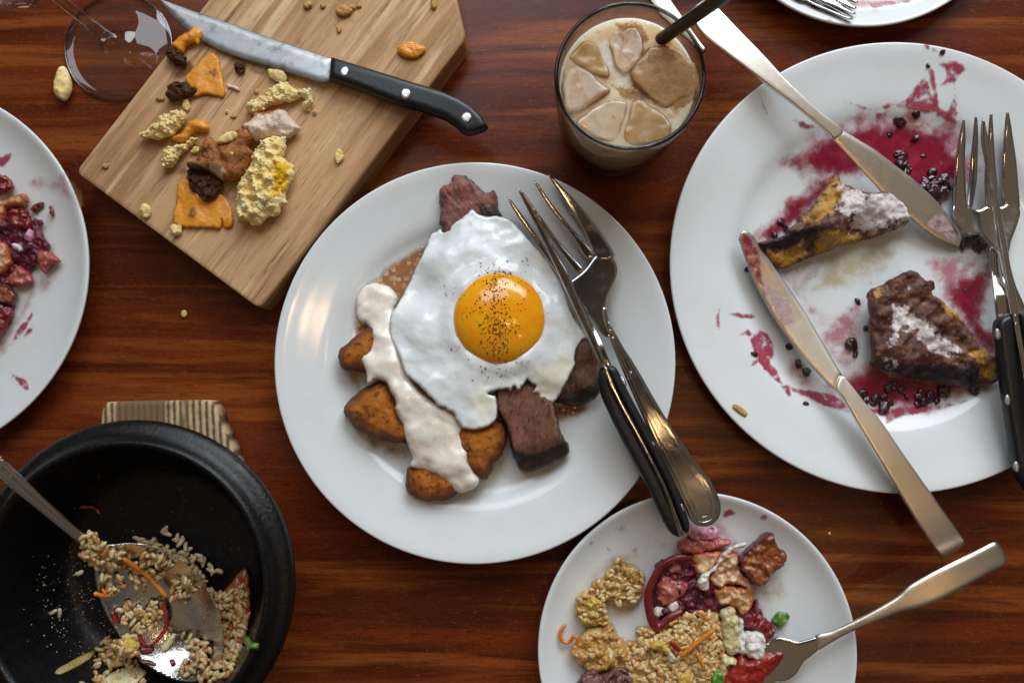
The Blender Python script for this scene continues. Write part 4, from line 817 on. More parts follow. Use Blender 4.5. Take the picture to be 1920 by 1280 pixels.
crumbs = [(273, 395, 11, 13, 0), (331, 430, 11, 11, 0), (198, 311, 6, 5, 1), (636, 294, 8, 12, 0), (645, 21, 17, 10, 1), (577, 9, 10, 7, 1), (636, 55, 5, 6, 1), (812, 5, 6, 12, 1), (350, 197, 8, 11, 0), (575, 198, 9, 11, 0), (590, 212, 4, 4, 0), (430, 290, 8, 6, 0), (366, 283, 8, 8, 0), (480, 171, 4, 4, 1), (437, 219, 6, 3, 1), (301, 184, 8, 5, 1), (606, 12, 6, 5, 1), (672, 12, 6, 4, 1), (425, 210, 3, 3, 0), (523, 240, 5, 4, 0), (660, 14, 8, 6, 1)]
M_GOLD = mat('golden_crumb', (0.52, 0.27, 0.07), 0.7, [('n', 4, 4, 0.45, 0.7, (0.66, 0.42, 0.13))], bump=[(9, 0.1, 5)])
for i, (a, b, rx, ry, kd) in enumerate(crumbs):
    pg = [(a+rx*math.cos(t)*rng.uniform(.8, 1.2), b+ry*math.sin(t)*rng.uniform(.8, 1.2)) for t in np.linspace(0, 2*math.pi, 8)[:-1]]
    hh = min(rx, ry)*0.016
    on_ch = (a, b) in ((430, 290),)
    scrap('crumb', pg, (1.3 if on_ch else hh), hh, (M_GOLD if kd else M_BREAD), 'tiny golden crumb scattered loose on the cutting board' if kd else 'tiny pale yellow crumb scattered loose on the cutting board', 'crumb', 'tiny golden crumbs' if kd else 'tiny pale crumbs', hb=hh, rough=(.05, 3), res=.07)
blob('biscuit_piece', pairs(102, 155, 113, 127, 125, 129, 135, 159, 130, 180, 120, 190, 104, 178), 0.4, .4, .38, M_BREAD, res=.09, rough=(.15, 2), label='biscuit crumb lying on the table by the wine glass foot', cat='biscuit', group=GBR)
for (a, b, s_) in ((345, 588, 6), (470, 905, 3), (1555, 1000, 3)):
    blob('crumb', [(a+s_*math.cos(t), b+s_*1.2*math.sin(t)) for t in np.linspace(0, 2*math.pi, 7)[:-1]], 0.1, .1, .09, M_BREAD, res=.06, label='tiny pale crumb dropped on the bare table', cat='crumb', group='crumbs on the table')

r5 = np.random.default_rng(8)
for k in range(14):
    a, b = r5.uniform(1830, 1915), r5.uniform(1070, 1260); s_ = r5.uniform(1.5, 4)
    blob('water_drop', [(a+s_*math.cos(t)*r5.uniform(.6, 1.3), b+s_*1.6*math.sin(t)*r5.uniform(.6, 1.3)) for t in np.linspace(0, 2*math.pi, 8)[:-1]], 0.012, .05, .008, M_GLASS, res=.06, label='tiny clear water drop on the table near the fork end', cat='water drop', group='water drops on the table')

# ------------------------------------------------------------------ large plate: berry sauce, french toast
r1 = crop(1380, 300, 4.923); r2 = crop(1580, 480, 4.0)
M_BERRY = mat('berry_sauce', (0.22, 0.008, 0.028), 0.10, [('n', 0.9, 4, 0.45, 0.68, (0.33, 0.018, 0.05)), ('a', 'd', 0.8, 0.1, (0.44, 0.045, 0.10), 1.2, 1.6)],
              alpha=[('a', 'd', 0.0, 0.85, None, 1.6, 1.5), ('n', 0.7, 4, 0.20, 0.46), 0.95], bump=[(2, 0.02, 3)], spec=0.6)
M_STREAK = filmmat('berry_streak', (0.42, 0.05, 0.10), 0.9, 0.22, 2.2, 0.8, thin=(0.28, 0.55), rough=.2)
M_FAINT = filmmat('faint_pink_smear', (0.56, 0.17, 0.21), 0.72, 0.9, 1.1, 0.8, thin=(0.30, 0.66), rough=.25)
M_SYRUP = filmmat('pale_syrup', (0.60, 0.45, 0.20), 0.6, 0.9, 0.7, 0.7, thin=(0.25, 0.6), rough=.12)
M_MILK = mat('melted_cream', (0.76, 0.68, 0.68), 0.25, [('n', 2, 4, 0.5, 0.7, (0.60, 0.40, 0.46)), ('n', 9, 4, 0.66, 0.72, (0.10, 0.03, 0.06))], alpha=[('a', 'd', 0.0, 0.7, None, 2, 1.0), 0.95], bump=[(3, 0.06, 3)])
berry_pools = [
 (c4(610, 640, 740, 555, 800, 500, 900, 478, 1010, 455, 1120, 435, 1250, 440, 1350, 480, 1375, 560, 1425, 590, 1430, 700, 1330, 740, 1250, 800, 1150, 760, 1060, 720, 950, 690, 870, 700, 780, 685, 700, 660), 'purple berry sauce pool beneath the upper table knife'),
 (c4(478, 920, 540, 888, 600, 810, 680, 770, 760, 700, 840, 700, 780, 800, 700, 880, 640, 940, 560, 1005, 490, 992), 'purple sauce patch beside the upper toast wedge'),
 (r2(780, 330, 850, 200, 960, 140, 1110, 30, 1140, 120, 1100, 300, 1060, 420, 1100, 520, 1200, 560, 1220, 740, 1050, 700, 940, 570, 870, 430), 'berry sauce smear between toast and steak knife'),
 (r2(30, 930, 120, 890, 260, 830, 500, 870, 700, 910, 1000, 960, 1075, 975, 960, 1005, 880, 1010, 780, 1090, 600, 1135, 350, 1140, 180, 1125, 90, 1050), 'deep red berry sauce pool below the lower toast wedge')]
for i, (pg, lab) in enumerate(berry_pools):
    c0 = np.mean(pg, 0); PR.film('sauce_smear', [tuple(c0+(np.array(p)-c0)*1.35) for p in pg], M_FAINT, dz=0.025, res=0.25, ejit=(0.5, .9))
    pg = [tuple(c0+(np.array(p)-c0)*1.10) for p in pg]
    PR.film('berry_sauce', pg, M_BERRY, dz=0.05, res=0.2, parent=None, kind='stuff', label=lab, cat='sauce', ejit=(0.25, 1.2))
streaks = [c7(1030, 750, 1110, 690, 1190, 590, 1240, 680, 1250, 760, 1150, 745), c7(1240, 530, 1275, 540, 1300, 700, 1290, 760, 1262, 700, 1250, 600), c7(1330, 480, 1390, 450, 1475, 492, 1440, 530, 1410, 570, 1330, 600, 1380, 520),
           c7(1390, 580, 1420, 640, 1435, 780, 1400, 850, 1360, 800, 1410, 700), c7(1060, 770, 1250, 770, 1390, 840, 1380, 880, 1260, 830, 1120, 800), c7(860, 780, 940, 750, 1010, 745, 930, 775, 870, 790),
           c7(640, 730, 720, 750, 790, 772, 770, 785, 700, 760), c7(860, 820, 900, 810, 920, 835, 880, 845), c7(20, 700, 45, 730, 70, 800, 50, 790), c7(270, 860, 330, 880, 400, 900, 330, 915), c7(1210, 325, 1235, 322, 1230, 345, 1212, 340), c7(1280, 350, 1310, 365, 1320, 380, 1285, 372),
           c5(300, 205, 330, 200, 390, 205, 385, 220, 330, 214), c5(350, 290, 370, 272, 385, 285, 375, 295), c5(395, 320, 440, 295, 470, 350, 450, 420, 420, 390), c5(465, 430, 520, 450, 560, 510, 680, 530, 740, 560, 760, 600, 660, 570, 560, 520, 500, 480), c5(525, 510, 545, 512, 550, 545, 530, 535),
           c5(900, 610, 1000, 605, 1190, 590, 1300, 570, 1200, 605, 1040, 640, 960, 680, 990, 640), c5(240, 205, 252, 200, 250, 260, 238, 245), c5(385, 425, 400, 400, 405, 415)]
for pg in streaks:
    c0 = np.mean(pg, 0); PR.film('sauce_smear', [tuple(c0+(np.array(p)-c0)*1.30+(np.array(p)-c0)/(np.linalg.norm(np.array(p)-c0)+1e-6)*3.0) for p in pg], M_STREAK, dz=0.04, res=0.13, ejit=(0.14, 2.5))
for pg in (c4(590, 860, 640, 780, 700, 680, 800, 690, 850, 740, 740, 790, 680, 860), c5(560, 60, 700, 180, 880, 120, 890, 300, 860, 440, 780, 470, 680, 340, 620, 220), r2(600, 20, 900, -40, 1100, 20, 900, 250, 800, 320, 700, 220), c4(880, 380, 1200, 350, 1480, 420, 1450, 490, 1300, 470, 1050, 440, 850, 470), c5(500, 440, 560, 380, 700, 470, 780, 560, 720, 580, 600, 520)):
    PR.film('sauce_smear', pg, M_FAINT, dz=0.035, res=0.25, ejit=(0.35, 1.0))
PR.film('syrup_smear', r1(850, 900, 1050, 800, 1350, 760, 1500, 900, 1300, 1100, 1150, 1200, 700, 1250, 640, 1200, 800, 1050), M_SYRUP, dz=0.03, res=0.25, ejit=(0.4, .9))
PR.film('cream_smear', r1(420, 1050, 560, 980, 680, 900, 800, 890, 870, 870, 830, 950, 790, 1040, 700, 1130, 650, 1230, 560, 1260, 480, 1160), M_MILK, dz=0.045, res=0.15, parent=None, kind='stuff', label='white cream smear between the toast wedge and smeared knife', cat='cream')
PR.film('cream_smear', r2(30, 920, 60, 870, 140, 820, 230, 800, 250, 840, 120, 890), M_MILK, dz=0.07, res=0.15)
blob('plate_crumb', c5(305, 600, 312, 588, 335, 595, 368, 625, 360, 642, 330, 625), PR.zf(0.06), .1, .05, M_GOLD, res=.08, label='brown toast crumb stuck on the rim of the largest plate', cat='crumb')

M_TOAST = mat('berry_soaked_toast', (0.13, 0.045, 0.025), 0.42, [('n', 1.4, 5, 0.46, 0.64, (0.055, 0.014, 0.016)), ('n', 4, 5, 0.54, 0.68, (0.26, 0.105, 0.035)),
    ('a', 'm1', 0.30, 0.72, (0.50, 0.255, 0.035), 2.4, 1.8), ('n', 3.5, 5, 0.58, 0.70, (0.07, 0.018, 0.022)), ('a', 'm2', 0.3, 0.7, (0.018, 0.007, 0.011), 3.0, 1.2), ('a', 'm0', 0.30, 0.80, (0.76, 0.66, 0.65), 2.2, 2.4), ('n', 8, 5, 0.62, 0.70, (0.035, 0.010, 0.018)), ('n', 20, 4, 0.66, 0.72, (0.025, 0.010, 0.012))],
    bump=[(6, 0.07, 6), (20, 0.03, 5)], spec=0.5, rlayers=[('n', 5, 4, 0.48, 0.66, 0.15)])
blob('french_toast_wedge', r1(205, 770, 260, 745, 450, 690, 480, 630, 560, 580, 580, 510, 700, 440, 760, 330, 850, 220, 890, 150, 940, 140, 970, 210, 1100, 260, 1200, 300, 1330, 295, 1420, 305, 1550, 420, 1592, 500, 1592, 580, 1480, 640, 1260, 720, 1000, 790, 680, 900, 560, 960, 420, 1005, 330, 950, 250, 840),
     [(1425, 455, 1.7), (1490, 425, 2.2), (1560, 340, 2.0), (1560, 420, 2.5), (1640, 375, 2.3), (1700, 405, 2.1), (1695, 425, 1.3), (1600, 455, 1.1), (1520, 480, 1.1), (1465, 500, 1.0)], 0.35, 0.7, M_TOAST, r=0.35, res=0.10, rough=(0.22, 1.5), ejit=(0.08, 2.5),
     masks={'m0': (r1(970, 230, 1200, 330, 1420, 310, 1560, 420, 1600, 560, 1250, 650, 1020, 670, 1060, 560, 950, 470), .5), 'm1': ([r1(570, 590, 700, 480, 780, 350, 900, 180, 965, 230, 960, 370, 860, 500, 740, 570), r1(250, 850, 420, 830, 600, 760, 620, 860, 540, 950, 400, 1000, 310, 940), r1(720, 690, 1000, 690, 1250, 690, 1000, 780, 740, 860)], .45),
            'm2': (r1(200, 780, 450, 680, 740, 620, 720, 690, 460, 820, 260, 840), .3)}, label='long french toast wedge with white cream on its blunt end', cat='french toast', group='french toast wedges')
blob('french_toast_wedge', r2(195, 280, 270, 228, 375, 165, 460, 125, 500, 108, 560, 130, 620, 180, 680, 190, 692, 240, 665, 270, 760, 350, 870, 450, 960, 560, 1040, 660, 1110, 740, 1185, 800, 1195, 900, 1130, 955, 960, 992, 700, 935, 450, 885, 260, 842, 215, 790, 208, 500),
     [(1650, 560, 2.1), (1710, 520, 2.2), (1780, 590, 2.3), (1850, 670, 2.2), (1640, 660, 2.1), (1700, 670, 2.4), (1800, 680, 2.3), (1640, 690, 1.3), (1720, 712, 1.2), (1820, 728, 1.2), (1876, 700, 1.5)], 0.35, 0.7, M_TOAST, r=0.35, res=0.10, rough=(0.22, 1.5), ejit=(0.08, 2.5),
     masks={'m0': ([r2(330, 390, 450, 395, 560, 470, 650, 550, 740, 630, 850, 670, 870, 735, 700, 725, 610, 690, 560, 590, 460, 550, 400, 570, 360, 660, 320, 650, 370, 500), r2(280, 760, 390, 770, 390, 820, 300, 810)], .4), 'm1': ([r2(680, 310, 780, 370, 880, 470, 820, 480, 740, 400), r2(880, 720, 1070, 700, 1080, 745, 1000, 790), r2(1000, 830, 1180, 800, 1180, 920, 1050, 920), r2(200, 270, 270, 235, 300, 270, 220, 330)], .35),
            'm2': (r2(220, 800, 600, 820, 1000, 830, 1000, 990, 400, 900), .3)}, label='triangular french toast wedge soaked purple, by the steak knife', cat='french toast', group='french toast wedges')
M_BB = mat('cooked_blueberry', (0.028, 0.006, 0.012), 0.12, [('n', 3, 4, 0.45, 0.65, (0.085, 0.008, 0.022))], bump=[(6, 0.05, 4)], spec=0.7, coat=0.5)
def berry(a, b, s_, lab, grp, dz=0.0):
    ph, el = rng.uniform(0, 3.14), rng.uniform(.6, 1.0)
    pg = []
    for t in np.linspace(0, 2*math.pi, 9)[:-1]:
        x, y = s_*1.15*math.cos(t)*rng.uniform(.8, 1.2), s_*1.15*el*math.sin(t)*rng.uniform(.8, 1.2)
        pg.append((a+x*math.cos(ph)-y*math.sin(ph), b+x*math.sin(ph)+y*math.cos(ph)))
    hh = s_*0.017
    blob('blueberry', pg, PR.zf(hh*.6+dz), hh, hh*.6, M_BB, res=max(.06, hh*.3), rough=(.09, 3.2), ejit=(.07, 3), label=lab, cat='blueberry', group=grp)
for (a, b, s_) in [(1687, 228, 11), (1718, 216, 8), (1690, 290, 12), (1690, 305, 13), (1700, 322, 12), (1716, 260, 9), (1668, 252, 6), (1733, 293, 5)]:
    berry(a, b, s_, 'dark blueberry in the sauce above the upper table knife', 'blueberries above the upper knife')
for k in range(20): berry(1752+rng.normal(0, 17), 352+rng.normal(0, 17), rng.uniform(7, 13), 'blackish blueberry heaped between the upper knife and fork tines', 'blueberry heap by the tines', rng.uniform(0, .4))
for k in range(12): berry(1818+rng.normal(0, 13), 452+rng.normal(0, 9), rng.uniform(6, 10), 'blackish blueberry squashed under the fork head', 'blueberries under the fork head', rng.uniform(0, .25))
for (a, b, s_) in r2(150, 1040, 1, 1, 170, 1090, 1, 1)[::2] and [(1617, 738, 9), (1623, 752, 8), (1642, 747, 9), (1657, 762, 11), (1658, 744, 7), (1672, 755, 6), (1690, 730, 8), (1675, 722, 9), (1665, 728, 8), (1722, 744, 9), (1733, 752, 9), (1728, 735, 8), (1745, 742, 10), (1770, 733, 11), (1757, 750, 7), (1825, 728, 11), (1720, 757, 7), (1700, 745, 6), (1638, 757, 6)]:
    berry(a, b, s_, 'glossy blueberry in the red pool below the lower toast', 'blueberries in the lower pool')
for (a, b, s_) in [(1597, 645, 12), (1604, 664, 7), (1608, 565, 6), (1623, 614, 5), (1415, 663, 6), (1512, 756, 5), (1740, 123, 5), (1767, 98, 5), (1497, 682, 9), (1512, 697, 8), (1480, 650, 7), (1465, 416, 8), (1474, 428, 8), (1452, 440, 7), (1808, 545, 4), (1400, 505, 4)]:
    berry(a, b, s_, 'single stray berry on the white surface of the largest plate', 'stray berries on the largest plate', 0.0)

# ------------------------------------------------------------------ plate peeking in at the top
for pg in (c7(330, -30, 560, -60, 1100, -40, 1110, 20, 1020, 50, 860, 100, 780, 110, 660, 90, 560, 70, 440, 70), c7(480, 150, 520, 130, 590, 150, 500, 165)):
    PT.film('sauce_smear', pg, M_FAINT if pg[0][1] < 0 else M_STREAK, dz=0.03, res=0.2)
PT.film('sauce_smear', c7(350, 10, 400, 20, 450, 50, 440, 75, 390, 55), M_STREAK, dz=0.04, res=0.15)
PT.film('sauce_smear', c7(800, 20, 950, 0, 1120, -20, 1100, 20, 1000, 30, 850, 60), M_STREAK, dz=0.04, res=0.15)

# ------------------------------------------------------------------ small plate leftovers
b1 = crop(1180, 960, 4.0); b2 = crop(1020, 1020, 4.923)
def fm(name, col, var, rough=0.3, bump=0.06, sss=0.1, dark=None, edge=None, trans=0.0, stain=None):
    mid = tuple(0.45*a_+0.2*b_ for a_, b_ in zip(col, var))
    ly = [('n', 1.1, 4, 0.42, 0.62, var), ('n', 2.4, 5, 0.56, 0.72, dark if dark else mid), ('n', 9, 5, 0.62, 0.74, mid)]
    if edge: ly.append(('a', 'd', 0.35, 0.0, edge, 1.6, 0.7))
    if stain: ly += [('n', 0.9, 5, 0.52, 0.68, stain), ('n', 18, 3, 0.69, 0.73, (0.05, 0.06, 0.03))]
    return mat(name, col, rough, ly, bump=[(2.2, bump*1.6, 4), (9, bump*.5, 4), (26, bump*.15, 3)], sss=sss, spec=0.5, coat=0.5, coatr=0.06, rlayers=[('n', 3, 4, 0.45, 0.65, rough*.45)], trans=trans)
M_BEET = fm('red_beetroot', (0.17, 0.007, 0.010), (0.27, 0.018, 0.018), 0.22, .06, .1, (0.10, 0.004, 0.012), stain=(0.07, 0.003, 0.010))
M_BEETP = fm('purple_beet_mash', (0.085, 0.004, 0.016), (0.20, 0.012, 0.04), 0.16, .12, .05)
M_APPLE = fm('roasted_apple', (0.60, 0.34, 0.13), (0.66, 0.45, 0.24), 0.2, .05, .2, (0.55, 0.17, 0.10), (0.50, 0.13, 0.05), stain=(0.46, 0.06, 0.07))
M_PINK = fm('pink_stained_apple', (0.46, 0.11, 0.08), (0.58, 0.24, 0.15), 0.22, .06, .2, None, (0.40, 0.06, 0.06), stain=(0.26, 0.015, 0.03))
M_DOLL = fm('pink_yoghurt', (0.74, 0.42, 0.52), (0.66, 0.12, 0.30), 0.3, .08, .1, stain=(0.80, 0.66, 0.68))
M_CUBE = fm('glazed_potato_cube', (0.28, 0.075, 0.020), (0.38, 0.13, 0.035), 0.26, .06, .05, (0.10, 0.02, 0.015), (0.11, 0.02, 0.02), stain=(0.30, 0.025, 0.03))
M_FETA = fm('white_feta', (0.82, 0.78, 0.72), (0.78, 0.70, 0.66), 0.45, .08, .1, stain=(0.66, 0.34, 0.40))
M_CUKE = fm('pale_squash', (0.62, 0.54, 0.26), (0.70, 0.64, 0.42), 0.3, .06, .1, stain=(0.50, 0.36, 0.14))
M_GREEN = fm('green_onion', (0.07, 0.22, 0.025), (0.24, 0.36, 0.07), 0.3, .03, .05)
M_TOM = fm('roast_tomato', (0.26, 0.010, 0.007), (0.36, 0.028, 0.012), 0.16, .05, .1, (0.20, 0.008, 0.008))
M_CARR = fm('carrot_shred', (0.70, 0.19, 0.02), (0.76, 0.26, 0.03), 0.3, .02, .1)
M_HASH = fm('golden_rice_crust', (0.56, 0.29, 0.065), (0.66, 0.44, 0.17), 0.26, .12, .1, (0.28, 0.10, 0.025), stain=(0.40, 0.15, 0.03))
M_SAUS = fm('browned_sausage', (0.15, 0.055, 0.045), (0.22, 0.09, 0.06), 0.35, .10, 0, (0.06, 0.02, 0.02))
M_EGGY = fm('scrambled_egg', (0.66, 0.42, 0.06), (0.72, 0.54, 0.16), 0.35, .1, .1)
def ricemat(name, a, b, c): return mat(name, a, 0.24, [('a', 'g', 0.2, 0.6, b), ('a', 'g', 0.82, 0.86, c)], spec=0.5, coat=0.4, coatr=.12, bump=[(6, .02, 3)])
M_RICE = ricemat('seasoned_rice', (0.62, 0.39, 0.14), (0.70, 0.51, 0.25), (0.58, 0.32, 0.11))
M_RICE2 = ricemat('pale_rice', (0.60, 0.46, 0.23), (0.70, 0.58, 0.36), (0.54, 0.34, 0.13))
def bit(name, pts, dz, h, m, label, cat, group=None, hb=None, r=None, plate=PB, res=0.08, rough=(0.16, 1.6), ejit=(0.15, 2.2), **kw):
    kw.setdefault('power', 2.4); rough = (rough[0]*1.25, max(rough[1], 1.9))
    blob(name, pts, plate.zf(dz), h, dz*.9 if hb is None else hb, m, r=r, res=res, rough=rough, ejit=ejit, label=label, cat=cat, group=group, **kw)
for pg, m_ in ((b2(380, 60, 430, -30, 470, -20, 420, 40), M_STREAK), (b2(285, 115, 310, 105, 320, 125, 295, 130), M_STREAK), (b2(5, 980, 15, 880, 35, 850, 40, 980), M_STREAK), (b1(690, -10, 760, -30, 800, 10, 740, 50, 700, 40), M_STREAK), (b1(980, 40, 1020, 10, 1045, 40, 1010, 75), M_STREAK), (b1(100, 180, 160, 160, 190, 260, 150, 310, 110, 280), M_FAINT), (b1(200, 200, 320, 230, 350, 310, 250, 310), M_FAINT),
              (b2(280, 420, 520, 180, 700, 50, 900, 100, 800, 200, 600, 260, 420, 380), M_SYRUP), (b1(930, 560, 1150, 480, 1200, 620, 1050, 760), M_SYRUP), (b2(560, 20, 640, 40, 600, 70), M_STREAK), (b2(600, 600, 850, 540, 830, 660, 680, 680), M_SYRUP), (b2(320, 380, 340, 395, 325, 400), M_STREAK)):
    PB.film('sauce_smear', pg, m_, dz=0.03, res=0.16)
PB.film('cream_smear', pairs(1150, 990, 1165, 975, 1178, 990, 1172, 1000, 1158, 998), M_MILK, dz=0.06, res=0.1)
PB.film('cream_smear', pairs(1182, 1030, 1198, 1022, 1200, 1042, 1190, 1044), M_MILK, dz=0.06, res=0.1)
PB.film('sauce_smear', b1(120, 500, 300, 280, 480, 60, 720, 60, 950, 400, 1060, 800, 1120, 1000, 900, 1100, 500, 900, 120, 860), M_FAINT, dz=0.028, res=0.2, ejit=(.3, 1))
GA = 'apple pieces on the small plate'
bit('pink_yoghurt', b1(440, 130, 480, 95, 560, 110, 650, 100, 675, 140, 650, 190, 560, 210, 460, 195), .3, .35, M_DOLL, 'pink and white yoghurt dollop below the fork handle end', 'yoghurt', rough=(.2, 2))
bit('apple_piece', b1(360, 240, 400, 200, 540, 195, 730, 195, 745, 240, 600, 285, 480, 315, 380, 290), .35, .4, M_PINK, 'pink stained apple strip just under the yoghurt dollop', 'apple', GA)
bit('beet_mash', b1(180, 420, 330, 330, 480, 290, 650, 330, 860, 500, 930, 660, 1040, 830, 960, 930, 800, 850, 660, 760, 480, 800, 300, 830, 180, 740), .15, .42, M_BEETP, 'dark purple beet mash in the middle of the small plate', 'beetroot', rough=(.25, 2))
bit('apple_piece', b1(240, 475, 350, 500, 445, 540, 400, 620, 290, 702, 222, 675, 208, 600), .45, .35, M_PINK, 'pink apple chunk inside the red beet ring', 'apple', GA)
bit('apple_piece', b1(290, 420, 350, 370, 395, 450, 330, 495), .4, .3, M_PINK, 'small rosy apple cube at the top of the beet ring', 'apple', GA)
tube('beet_ring', [(*p, z) for p, z in zip(b1(430, 335, 340, 345, 250, 400, 180, 500, 140, 620, 150, 740, 185, 840, 240, 850, 320, 780, 400, 745), (1.5, 1.6, 1.6, 1.6, 1.6, 1.5, 1.4, 1.4, 1.4, 1.3))], [.16, .22, .22, .22, .24, .26, .28, .26, .26, .2], M_BEET, n=10, label='curved dark red beet ring on the small plate', cat='beetroot', flat=.8)
M_APPLE2 = fm('translucent_onion', (0.66, 0.46, 0.24), (0.58, 0.26, 0.15), 0.16, .05, .3, (0.50, 0.20, 0.16), (0.55, 0.22, 0.12), stain=(0.46, 0.06, 0.07))
bit('apple_piece', b1(470, 340, 540, 295, 640, 285, 690, 300, 660, 400, 600, 450, 580, 560, 520, 585, 495, 460), .5, .35, M_APPLE, 'browned apple slice left of the pale translucent one', 'apple', GA, rough=(.2, 1.4))
bit('apple_piece', b1(640, 420, 690, 300, 800, 305, 825, 420, 900, 520, 928, 610, 860, 560, 760, 540, 660, 560, 610, 500), .75, .35, M_APPLE2, 'pale translucent onion petal beside the glazed potato cube', 'onion', GA, rough=(.3, 1.1))
bit('apple_piece', b1(640, 580, 700, 545, 820, 560, 915, 590, 930, 650, 905, 720, 845, 758, 780, 705, 665, 680), .65, .4, M_APPLE, 'golden curled apple slice under the pale onion petal', 'apple', GA, rough=(.3, 1.2))
bit('cream_streak', b1(535, 575, 515, 520, 545, 470, 600, 430, 640, 390, 690, 320, 740, 265, 800, 238, 872, 225, 880, 245, 805, 275, 750, 315, 705, 360, 655, 430, 605, 480, 600, 570), 1.05, .12, M_FETA, 'creamy streak running over the apple and onion slices', 'cream', hb=.15, ejit=(.12, 2))
bit('potato_cube', b1(808, 330, 870, 280, 960, 200, 1035, 148, 1080, 170, 1112, 250, 1182, 310, 1160, 370, 1060, 470, 1020, 522, 930, 548, 870, 480, 830, 410), .8, .6, M_CUBE, 'reddish brown glazed potato cube on the small plate', 'potato', r=.35, power=2.5)
bit('beet_piece', b1(790, 740, 900, 715, 950, 660, 965, 720, 1000, 780, 1095, 870, 1062, 940, 1020, 965, 940, 900, 830, 830), .4, .4, M_BEET, 'red beet strip between apple slices and the feta', 'beetroot', rough=(.25, 1.6))
bit('tomato_piece', b1(700, 1260, 820, 1080, 900, 1100, 980, 1050, 1130, 1025, 1152, 1080, 1100, 1160, 1010, 1260, 980, 1330, 720, 1330), 1.0, .45, M_TOM, 'roasted red tomato piece speared by the fork', 'tomato', rough=(.1, 1), ejit=(.08, 1.5))
GF = 'feta crumbles on the small plate'
bit('feta_crumble', b1(870, 915, 1000, 905, 1022, 1020, 960, 1085, 880, 1065), .9, .45, M_FETA, 'white feta block beside the tomato piece', 'feta', GF, r=.3)
bit('feta_crumble', b1(805, 830, 850, 805, 872, 900, 880, 1060, 810, 1040), .7, .4, M_FETA, 'narrow feta strip next to the pale squash', 'feta', GF)
bit('feta_crumble', b1(185, 700, 250, 700, 305, 745, 200, 775), .3, .25, M_FETA, 'feta crumble at the bottom left inside the beet ring', 'feta', GF)
bit('feta_crumble', b1(265, 705, 345, 675, 375, 720, 320, 750), .4, .3, M_FETA, 'feta crumble under the pink apple chunk', 'feta', GF)
bit('feta_crumble', b1(230, 460, 270, 425, 285, 470, 245, 480), .3, .2, M_FETA, 'tiny feta crumble at the upper left of the beet ring', 'feta', GF)
# rice piles
PILE = [(1220, 1200, .75), (1260, 1250, 1.0), (1300, 1180, 1.0), (1200, 1270, .9), (1350, 1230, 1.0), (1290, 1290, 1.2)]
rp = b1(60, 860, 200, 860, 330, 780, 480, 750, 620, 720, 690, 780, 700, 1040, 820, 1080, 800, 1180, 700, 1250, 640, 1330, -40, 1330, -30, 980, 60, 960)
def pile_z(x, y): return PB.z(x, y)+0.45+0.35*np.exp(-(((x-P(1270, 1230, 1.5)[0])/2.6)**2+((y-P(1270, 1230, 1.5)[1])/2.6)**2))
M_STICKY = fm('sticky_rice', (0.56, 0.33, 0.11), (0.64, 0.45, 0.20), .3, .1, .2)
blob('sticky_rice', rp, PB.zf(.14), .72, .1, M_STICKY, r=1.2, res=.14, rough=(.2, 1.5), ejit=(.1, 1.5), label='sticky brown rice mass beneath the grains on the small plate', cat='rice')
grains('fried_rice', [rp], 640, pile_z, M_RICE, pile=.22, W=.14, L=.50, seed=3, label='heap of loose seasoned rice grains on the small plate', cat='rice')
GH = 'golden rice crust pieces'
h1 = b2(430, 350, 560, 270, 640, 180, 690, 105, 760, 170, 850, 200, 925, 280, 905, 480, 820, 560, 740, 570, 620, 560, 540, 500, 460, 430)
h2_ = b2(285, 550, 330, 455, 430, 395, 520, 480, 572, 580, 605, 700, 560, 745, 480, 745, 350, 745, 300, 640)
h3_ = b2(310, 1090, 245, 980, 320, 850, 450, 770, 640, 735, 700, 850, 760, 900, 825, 1000, 800, 1130, 600, 1165, 420, 1165)
bit('rice_crust', h1, .35, .55, M_HASH, 'golden clump of crusty rice at the top of the rice pile', 'rice', GH, rough=(.3, 1.6))
bit('rice_crust', h2_, .35, .55, M_EGGY, 'yellow eggy rice clump nearest the plate edge', 'rice', GH, rough=(.35, 1.8))
bit('rice_crust', h3_, .4, .6, M_HASH, 'large amber slab of crusty rice above the sausage', 'rice', GH, rough=(.25, 1.3))
grains('rice_on_crust', [h1, h2_, b2(330, 850, 640, 740, 700, 860, 520, 900), b2(500, 1050, 760, 1040, 800, 1120, 560, 1140)], 110, lambda x, y: PB.z(x, y)+.70, M_RICE, pile=.12, seed=9, W=.13, L=.48, label='pale rice grains stuck to the golden crust clumps', cat='rice')
bit('sausage_piece', b2(300, 1330, 380, 1180, 450, 1150, 540, 1200, 620, 1145, 760, 1145, 800, 1330), .9, .4, M_SAUS, 'browned sausage pieces at the bottom of the small plate', 'sausage', rough=(.35, 1.2))
bit('scrambled_egg_bit', b1(140, 1010, 220, 960, 300, 1010, 310, 1060, 230, 1050), 1.2, .25, M_EGGY, 'bright yellow scrambled egg bit on top of the rice', 'egg', 'egg bits in the rice')
bit('scrambled_egg_bit', b1(370, 1230, 450, 1210, 470, 1290, 380, 1300), 1.3, .2, M_EGGY, 'yellow egg bit in the rice below the carrot shreds', 'egg', 'egg bits in the rice')
bit('feta_crumble', b1(280, 1040, 320, 1030, 340, 1090, 300, 1110), 1.3, .2, M_FETA, 'white crumble lying on the rice beside a carrot shred', 'feta', GF)
bit('squash_strip', b1(685, 770, 735, 715, 795, 730, 822, 900, 805, 1055, 720, 1055, 690, 900), .9, .35, M_CUKE, 'pale yellow squash strip upright between rice and feta', 'squash', r=.35)
bit('squash_strip', b1(690, 1090, 730, 1060, 830, 1130, 740, 1160, 725, 1255, 690, 1240), 1.0, .2, M_CUKE, 'thin curled squash scrap below the squash strip', 'squash')
